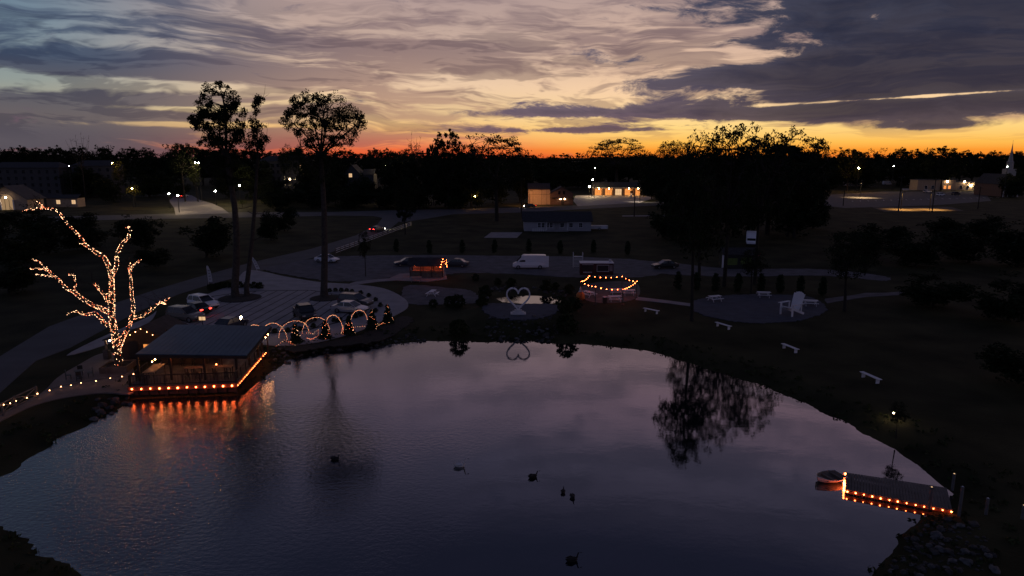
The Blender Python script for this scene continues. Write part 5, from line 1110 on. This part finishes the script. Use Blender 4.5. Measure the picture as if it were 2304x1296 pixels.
for j, (u, v, u2, vt, lab) in enumerate([(470, 643, 464, 598, 'white upright feather banner beside the road, left of two'), (580, 612, 563, 576, 'leaning white feather banner beside the road, right of two')]):
    p = gp(u, v); o = thing('feather_banner', lab, 'banner', p, 0, 'feather banners'); tp = at_y(u2, vt, p.y) - p; base = Vector((0, 0, 0)); mb = MB()
    pole = [base, tp * .5, tp * .93, tp + Vector((.12, 0, .05))]; mb.tube(pole, [.03, .025, .02, .012], 6); mb.build('pole', M['steel'], o)
    cl_ = MB(); L = 9
    for k in range(L): s = .2 + .8 * k / (L - 1); c0 = tp * s; wd = .62 * min(1, 1.25 - .9 * max(0, s - .6) / .4); cl_.V += [tuple(c0 + Vector((.02, -.01, 0))), tuple(c0 + Vector((wd, .05 * math.sin(k), 0)))]
    cl_.F = [(2 * k, 2 * k + 1, 2 * k + 3, 2 * k + 2) for k in range(L - 1)]; cl_.build('sail', M['fabric'], o)
    for k in range(4): s = .34 + k * .14; c0 = tp * s + Vector((.31, -.03, 0)); MB().box(c0, (.3, .01, .22)).build('printed_letter', M['grey_paint'], o)
f0 = gp(755, 572); fn = thing('rail_fence', 'long pale split-rail fence beside the road', 'fence', f0); P3 = [gp(755 + (925 - 755) * s, 572 + (508 - 572) * s) - f0 for s in np.linspace(0, 1, 17)]
for i, p in enumerate(P3):
    MB().box((p.x, p.y, .6), (.16, .16, 1.25)).build('post', M['wood'], fn)
    if i:
        for z in (.3, .7, 1.08): MB().beam(P3[i - 1] + Vector((0, 0, z)), p + Vector((0, 0, z)), .06, .11).build('rail', M['offwhite'], fn)
# ------------------------------------------------------------------ water birds
def bird(u, v, rz, label, s, neck, m):
    p = gp(u, v, WATER); o = thing('water_bird', label, 'bird', (p.x, p.y, WATER), R(rz), 'birds on the lake'); o.scale = (s * .8,) * 3; mb = MB()
    mb.tube([(-.52, 0, .2), (-.4, 0, .15), (-.2, 0, .12), (.05, 0, .11), (.25, 0, .13), (.36, 0, .2), (.4, 0, .27)] + [(.4 + .03 * k, 0, .27 + neck * (k + 1) / 4) for k in range(4)] + [(.58, 0, .3 + neck), (.7, 0, .27 + neck)], [.02, .1, .19, .22, .19, .12, .075, .055, .05, .05, .055, .075, .03], 10)
    mb.build('body', M[m], o, smooth=True)
    for sd in (-1, 1): MB().tube([(.2, sd * .15, .2), (-.1, sd * .2, .24), (-.5, sd * .08, .26)], [.04, .09, .02], 6).build('wing', M[m], o, smooth=True)
    MB().tube([(.68, 0, .275 + neck), (.8, 0, .255 + neck)], [.03, .012], 5).build('bill', M['black'], o)
bird(1034, 1050, 5, 'pale swan-like bird alone in the middle of the lake', 1.0, .42, 'feather_pale'); bird(1199, 1074, 25, 'dark goose right of the pale bird', .85, .25, 'feather_dark'); bird(1267, 1108, 80, 'dark duck swimming away, left of a close pair', .7, .12, 'feather_dark'); bird(1288, 1120, -80, 'dark duck, right and nearer of a close pair', .75, .12, 'feather_dark'); bird(1287, 1262, 10, 'dark long-necked goose nearest the camera', .85, .35, 'feather_dark'); bird(754, 1034, 0, 'dark goose on the rippled left part of the lake', .8, .35, 'feather_dark')


# ------------------------------------------------------------------ buildings beyond the road
def win_row(parent, xs_, y, z, w, h, pane, frame, mull=1):
    for x in xs_: window(parent, (x, y, z), w, h, pane, frame, 0, mull)
hs = thing('white_house', 'single-storey white house with long dark roof across the lawn', 'house', gp(1252, 516)); gable(hs, 18.0, 9.0, 2.8, 2.0, M['siding'], M['shingle'], .5, 'x')
win_row(hs, (-4.9, -3.9, -2.7, -1.7), -4.53, 1.6, .8, 1.3, M['glass'], M['white']); MB().box((-.2, -4.54, 1.15), (1.2, .08, 2.2)).build('door', M['grey_paint'], hs); win_row(hs, (1.2, 3.6, 6.2), -4.53, 1.6, 1.0, 1.2, M['glass'], M['white'])
MB().box((-.2, -5.4, .2), (6.0, 1.6, .3)).build('porch_floor', M['concrete'], hs); 
for x in (-3.0, 2.6): MB().box((x, -6.0, 1.55), (.14, .14, 2.4)).build('porch_post', M['white'], hs)
MB().box((-.2, -5.4, 2.72), (6.6, 1.9, .12)).build('porch_roof', M['shingle'], hs)
for k in range(7): MB().box((-6.6 + k * .55, -5.6, .45), (.42, .05, .8)).build('porch_rail_panel', M['offwhite'], hs)
tl = thing('yard_trailer', 'low white utility trailer parked right of the white house', 'trailer', gp(1348, 517)); MB().box((0, 0, .75), (4.6, 1.8, .9)).build('bed', M['offwhite'], tl, bevel=.04); wheels(tl, (0,), 1.0, .33); MB().box((-2.9, 0, .5), (1.2, .1, .1)).build('tow_bar', M['black'], tl); MB().box((1.2, -.93, .75), (1.4, .04, .8)).build('side_gate', M['white'], tl)
bp0 = gp(1213, 460); barn = thing('block_barn', 'tall tan block barn wall glowing orange beside the road', 'barn', bp0); MB().box((0, 4, 3.1), (9.0, 10, 6.2)).build('wall', M['tan'], barn)
for x in (-2.6, 1.0, 3.1): MB().box((x, -1.04, 3.1), (.1, .08, 6.1)).build('pilaster', M['dark_wood'], barn)
MB().box((0, -1.05, 4.2), (8.9, .07, .1)).build('string_course', M['dark_wood'], barn); MB().add([(-4.8, -1.4, 6.15), (4.6, -1.4, 6.15), (4.6, 4, 8.6), (-4.8, 4, 8.6), (-4.8, 9.4, 6.15), (4.6, 9.4, 6.15)], [(0, 1, 2, 3), (3, 2, 5, 4)]).build('roof', M['shingle'], barn)
bh = thing('barn_house', 'dark gabled house joined to the orange barn, two lamps at its door', 'house', gp(1263, 460) + Vector((0, 3, 0))); gable(bh, 9.4, 9.0, 4.6, 2.6, M['brick'], M['shingle'], .4, 'y')
win_row(bh, (-1.0, .9), -4.53, 4.9, .9, 1.3, M['glass'], M['dark_wood']); MB().box((.4, -4.55, 1.1), (1.2, .1, 2.2)).build('door', M['dark_wood'], bh); MB().box((0, -5.2, 2.9), (9.6, 1.4, .15)).build('porch_roof', M['shingle'], bh)
SPH = {k: bulb_mesh(1.0, M[k], 2) for k in ('e_warm', 'e_white', 'e_sodium')}
def wall_lamp(p, r, key, label, group=None, out=.25):
    o = thing('wall_lamp', label, 'lamp', p, 0, group); b_ = put('globe', SPH[key], o, (0, -out, 0)); b_.scale = (r, r, r); MB().box((0, -out * .4, r * 1.1), (r * 1.2, out * .8 + r, .06)).build('bracket', M['black'], o)
for x, nm in ((-.5, 'left'), (1.2, 'right')): wall_lamp(bh.location + Vector((x, -4.55, 2.3)), .16, 'e_warm', 'porch lamp %s of the dark barn house door' % nm, 'barn house lamps')
def street_lamp(u, v, D, key, r, label, arm=0.0, group='street lamps', name='street_lamp'):
    p = at_y(u, v, D); o = thing(name, label, 'street lamp', (p.x - arm, D, 0), 0, group); H = p.z
    MB().lathe((0, 0, 0), [(.18, 0), (.14, .3), (.08, H)], 8).build('pole', M['black'], o)
    if arm: MB().beam((0, 0, H + .2), (arm, 0, H + .25), .08, .08).build('arm', M['black'], o)
    r *= .68; g = put('globe', SPH[key], o, (arm, 0, H)); g.scale = (r, r, r * .8); MB().lathe((arm, 0, H + r * .75), [(r * 1.15, 0), (r * .4, r * .5)], 10).build('hood', M['black'], o)
def shielded_lamp(u, v, D, H, watts, col, label, size=110):
    p = at_y(u, v, D); o = thing('street_lamp', label, 'street lamp', (p.x, D, 0), 0, 'street lamps'); MB().lathe((0, 0, 0), [(.16, 0), (.08, H)], 8).build('pole', M['black'], o); MB().box((.5, 0, H + .05), (1.2, .5, .18)).build('housing', M['black'], o)
    ld = bpy.data.lights.new('lamp_light', 'SPOT'); ld.energy = watts; ld.spot_size = R(size); ld.spot_blend = .6; ld.color = col; ld.shadow_soft_size = .2; l_ = bpy.data.objects.new('lamp_light', ld); COL.objects.link(l_); l_.parent = o; l_.location = (.6, 0, H - .1); l_.rotation_euler = (R(35), 0, 0) if size > 140 else (0, 0, 0)
for j, (u, v, D, key, r, lab) in enumerate([(400, 440, 244, 'e_white', .42, 'bright post lamp on the entrance street corner, nearest of five'), (380, 436, 262, 'e_white', .4, 'post lamp just left of the nearest entrance street lamp'), (484, 430, 279, 'e_white', .42, 'post lamp right of the entrance street on the lawn'), (525, 445, 262, 'e_white', .42, 'post lamp beside the tall poplar trunk'), (538, 417, 296, 'e_white', .46, 'highest post lamp right of the entrance street'),
    (868, 373, 300, 'e_white', .38, 'single white yard light in the dark belt near the middle'), (1339, 378, 330, 'e_white', .26, 'small light half hidden in trees above the lit shop'), (1932, 378, 380, 'e_sodium', .75, 'glaring yellow street light above the church lot'), (2011, 373, 400, 'e_white', .36, 'dimmer pale street light right of the yellow one'), (1333, 404, 345, 'e_white', .34, 'white floodlight at the left end of the lit shop'), (1326, 420, 338, 'e_white', .55, 'brightest white lamp at the left corner of the lit shop'), (1456, 406, 360, 'e_white', .22, 'tiny white light right of the lit shop'),
    (252, 367, 300, 'e_sodium', .34, 'lamp lighting a yellow-green tree at left'), (439, 366, 300, 'e_white', .34, 'left of twin floodlights above a green-lit tree'), (447, 366, 300, 'e_white', .34, 'right of twin floodlights above a green-lit tree'), (515, 404, 300, 'e_white', .16, 'tiny light behind the tall poplar trunk'), (2267, 375, 330, 'e_white', .22, 'small white light beside the church spire'), (155, 373, 300, 'e_white', .14, 'faint lamp between the left apartment blocks'), (297, 424, 268, 'e_sodium', .3, 'lamp lighting yellow foliage above the left street')]): street_lamp(u, v, D, key, r, lab)
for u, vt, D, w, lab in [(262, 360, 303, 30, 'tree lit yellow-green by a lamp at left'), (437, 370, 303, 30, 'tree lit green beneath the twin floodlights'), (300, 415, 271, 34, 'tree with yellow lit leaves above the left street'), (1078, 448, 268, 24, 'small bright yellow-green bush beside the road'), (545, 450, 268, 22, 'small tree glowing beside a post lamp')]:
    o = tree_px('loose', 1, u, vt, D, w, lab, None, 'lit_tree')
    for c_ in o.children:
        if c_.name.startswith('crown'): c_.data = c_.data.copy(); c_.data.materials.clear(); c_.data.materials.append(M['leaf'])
shielded_lamp(1192, 430, 272, 6.2, 6000, (1, .42, .13), 'amber flood lamp on a pole before the orange barn wall', 150)
street_lamp(1069, 442, 262, 'e_sodium', .25, 'amber lamp hidden by the oak lighting a bush')
sh = thing('lit_shop', 'low shop with five glowing orange bays under a dark roof', 'shop', gp(1390, 440)); MB().box((0, 5, 2.2), (25, 7.0, 4.4)).build('back_building', M['brick'], sh)
for x in (-12.3, -7.2, -2.0, 2.8, 8.0, 12.3): MB().box((x, .6, 1.9), (1.3, 1.6, 3.8)).build('pier', M['brick'], sh)
for k, x in enumerate((-9.8, -4.6, .4, 5.4, 10.2)): window(sh, (x, 1.42, 1.7), 3.4, 3.2, M['e_window_pale' if k == 2 else 'e_window'], M['dark_wood'], 0, 2)
MB().box((0, .2, 3.95), (26, 2.6, .3)).build('fascia', M['offwhite'], sh); MB().add([(-13.4, -1.4, 4.12), (13.4, -1.4, 4.12), (11.5, 4, 6.6), (-11.5, 4, 6.6), (-13.4, 9, 4.12), (13.4, 9, 4.12)], [(0, 1, 2, 3), (3, 2, 5, 4), (0, 3, 4), (1, 5, 2)]).build('roof', M['shingle'], sh)
for k, x in enumerate((-9.8, -4.6, 5.4, 10.2)): wall_lamp(sh.location + Vector((x, -.2, 3.5)), .18, 'e_sodium', 'amber soffit lamp of the lit shop, %s from the left' % ORD[k], 'shop soffit lamps', .1)
pu = thing('fuel_pump', 'fuel pump standing in front of the lit shop', 'fuel pump', gp(1420, 444)); MB().box((0, 0, .1), (2.4, 1.2, .2)).build('island', M['concrete'], pu); MB().box((0, 0, 1.1), (.9, .6, 1.8)).build('cabinet', M['white'], pu, bevel=.05); MB().box((0, -.32, 1.5), (.6, .03, .4)).build('display', M['e_window_pale'], pu); MB().box((0, 0, 2.6), (1.2, .3, .9)).build('sign', M['maroon'], pu); MB().box((0, 0, 2.07), (.1, .1, .2)).build('neck', M['black'], pu)
def apartment(u0, u1, vt, D, H, d_, label, rows, cols, lit=None):
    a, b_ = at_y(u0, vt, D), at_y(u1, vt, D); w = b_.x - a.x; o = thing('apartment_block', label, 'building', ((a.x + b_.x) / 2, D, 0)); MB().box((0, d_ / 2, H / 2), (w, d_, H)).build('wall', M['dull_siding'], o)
    MB().add([(-w/2 - .6, -.6, H), (w/2 + .6, -.6, H), (w/2 - 3, d_/2, H + 2.6), (-w/2 + 3, d_/2, H + 2.6), (-w/2 - .6, d_ + .6, H), (w/2 + .6, d_ + .6, H)], [(0, 1, 2, 3), (3, 2, 5, 4), (0, 3, 4), (1, 5, 2)]).build('roof', M['shingle'], o)
    for r_ in range(rows):
        for k in range(cols):
            x = -w/2 + w * (k + .5) / cols; window(o, (x, -.03, H - 1.9 - r_ * 3.1), 1.3, 1.6, M['glass'], M['dull_siding'], 0, 1)
    return o, w, H
apartment(-30, 130, 367, 330, 14.2, 12, 'long pale apartment block at the far left edge', 4, 9)
apartment(160, 250, 372, 335, 15.0, 10, 'dim apartment block behind the left trees', 3, 5)
o, w, H = apartment(582, 692, 361, 330, 17.2, 12, 'pale apartment block with rows of dark windows beyond the tall trees', 4, 9)
MB().box((w/2 - 2.2, -.06, H - 3.2), (3.4, .06, 5.6)).build('wall_glow_panel', M['e_porch_wall'], o)  # glowing panel stands in for lamplight falling on the end wall
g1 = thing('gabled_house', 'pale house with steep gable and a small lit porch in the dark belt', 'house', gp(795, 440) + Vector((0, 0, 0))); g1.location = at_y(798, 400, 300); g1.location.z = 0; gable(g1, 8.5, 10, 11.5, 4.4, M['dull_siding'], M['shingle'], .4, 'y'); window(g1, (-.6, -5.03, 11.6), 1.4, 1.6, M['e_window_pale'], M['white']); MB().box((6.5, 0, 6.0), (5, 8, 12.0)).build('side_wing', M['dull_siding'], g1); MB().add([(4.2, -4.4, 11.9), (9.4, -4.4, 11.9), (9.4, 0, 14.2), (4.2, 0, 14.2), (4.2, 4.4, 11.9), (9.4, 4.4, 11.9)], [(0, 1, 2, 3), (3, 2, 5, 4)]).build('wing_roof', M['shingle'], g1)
lh = thing('lit_gable_house', 'house with a broad gable and arched lit entrance at the left edge', 'house', gp(38, 470)); gable(lh, 15.0, 9, 4.2, 4.6, M['tan'], M['dull_siding'], .8, 'y')
arch = MB(); pts_ = [(-2.2, 0), (2.2, 0)] + [(2.2 * math.cos(a), 3.8 + 1.9 * math.sin(a)) for a in np.linspace(0, math.pi, 13)]; arch.add([(x, -4.56, z) for x, z in pts_], [tuple(range(len(pts_)))]); arch.build('arched_entrance', M['e_porch_wall'], lh)
for x in (-2.4, 2.4): MB().box((x, -4.7, 1.9), (.4, .3, 3.8)).build('column', M['white'], lh)
for x in (-.8, .8): MB().box((x, -4.62, 2.0), (.12, .08, 4.0)).build('mullion', M['dark_wood'], lh)
wall_lamp(lh.location + Vector((0, -4.7, 4.6)), .3, 'e_warm', 'white lamp in the arch of the left gabled house')
bn2 = thing('low_annex', 'low pale annex with two small lit openings at the left street', 'building', gp(150, 465)); MB().box((0, 0, 1.7), (12, 5, 3.4)).build('wall', M['tan'], bn2); MB().add([(-6.4, -3, 3.4), (6.4, -3, 3.4), (6.4, 0, 4.8), (-6.4, 0, 4.8), (-6.4, 3, 3.4), (6.4, 3, 3.4)], [(0, 1, 2, 3), (3, 2, 5, 4)]).build('roof', M['shingle'], bn2)
for x in (-1.4, 4.6): window(bn2, (x, -2.53, 2.0), 1.6, 1.6, M['e_window_pale'], M['white'])
chh = thing('church', 'brick church with white spire at the right edge', 'church', gp(2238, 440)); gable(chh, 8.0, 20, 6.2, 4.6, M['brick'], M['shingle'], .3, 'y')
MB().box((0, -10.6, 5.6), (8.4, .5, .6)).build('entablature', M['white'], chh)
for x in (-3.4, -1.2, 1.2, 3.4): MB().lathe((x, -11.0, 0), [(.4, 0), (.35, .3), (.3, 5.3)], 10).build('column', M['white'], chh)
stx = 4.2; tw = MB().box((stx, -2, 11.6), (4.2, 4.2, 3.4)).build('tower', M['grey_paint'], chh, bevel=.1); MB().lathe((stx, -2, 13.3), [(1.9, 0), (1.6, .3), (1.5, 3.2), (1.75, 3.4), (1.2, 3.7)], 8).build('belfry', M['grey_paint'], chh)
sp0 = MB().lathe((stx, -2, 17.0), [(1.2, 0), (.55, 3.4), (.04, 9.0)], 8).build('spire', M['grey_paint'], chh); MB().tube([(stx, -2, 25.9), (stx, -2, 27.4)], .05, 5).build('finial', M['steel'], sp0)
wb_ = thing('lit_white_building', 'long low pale building lit by two lamps beyond the church lot', 'building', at_y(2145, 424, 400)); wb_.location.z = 0; MB().box((-10, 4, 3.0), (22, 8, 6.0)).build('wall', M['tan'], wb_); MB().box((10.5, 5, 2.4), (19, 8, 4.8)).build('side_wing', M['tan'], wb_); MB().box((-10, 4, 6.1), (22.6, 8.6, .3)).build('parapet', M['dull_siding'], wb_)
MB().box((10.5, 5, 4.9), (19.4, 8.4, .3)).build('wing_parapet', M['dull_siding'], wb_)
for x in (-16, -12, -5, -2.4, 5, 9, 13): window(wb_, (x, -.03 if x < 1 else .97, 1.8), 1.6, 2.0, M['glass'] if x not in (-5, -2.4) else M['e_window'], M['white'])
wall_lamp(wb_.location + Vector((-4, -.1, 5.2)), .42, 'e_warm', 'left glaring lamp on the far white building'); wall_lamp(wb_.location + Vector((6.5, .8, 5.0)), .42, 'e_warm', 'right glaring lamp on the far white building')
wall_lamp(wb_.location + Vector((10.5, .8, 3.0)), .2, 'e_white', 'small lower lamp at right on the far white building')
gs = tag(MB().add([gp(1960, 466) + Vector((0, 0, .06)), gp(2140, 466) + Vector((0, 0, .06)), gp(2170, 475) + Vector((0, 0, .06)), gp(1990, 477) + Vector((0, 0, .06))], [(0, 1, 2, 3)]).build('verge_strip', M['dirt']), kind='structure')
shielded_lamp(2030, 440, 256, 6.5, 16000, (1, .5, .12), 'added downward amber light over the verge, left of two')  # added lamp, source hidden in its housing, put in to light the verge orange
shielded_lamp(2095, 440, 256, 6.5, 16000, (1, .5, .12), 'added downward amber light over the verge, right of two')  # second lamp added for the orange light on the verge
shielded_lamp(1935, 440, 330, 8, 22000, (1, .66, .3), 'downward street light over the near bays of the church lot')
shielded_lamp(1440, 440, 300, 7, 3000, (1, .8, .55), 'downward street light beside the shop forecourt')
# utility poles
for j, (u, v, vt) in enumerate([(1427, 487, 418), (1897, 463, 428), (2021, 476, 396), (2097, 478, 402), (1173, 480, 400), (2200, 470, 420)]):
    p = gp(u, v); H = at_y(u, vt, p.y).z; o = thing('utility_pole', 'thin dark utility pole along the far road, %s in the row' % ORD[j], 'utility pole', p, 0, 'utility poles'); MB().lathe((0, 0, 0), [(.2, 0), (.13, H)], 8).build('shaft', M['dark_bark'], o); MB().box((0, 0, H - .5), (2.4, .12, .14)).build('cross_arm', M['dark_bark'], o)
    for x in (-1, 0, 1): MB().lathe((x, 0, H - .42), [(.06, 0), (.04, .18)], 6).build('insulator', M['grey_paint'], o)
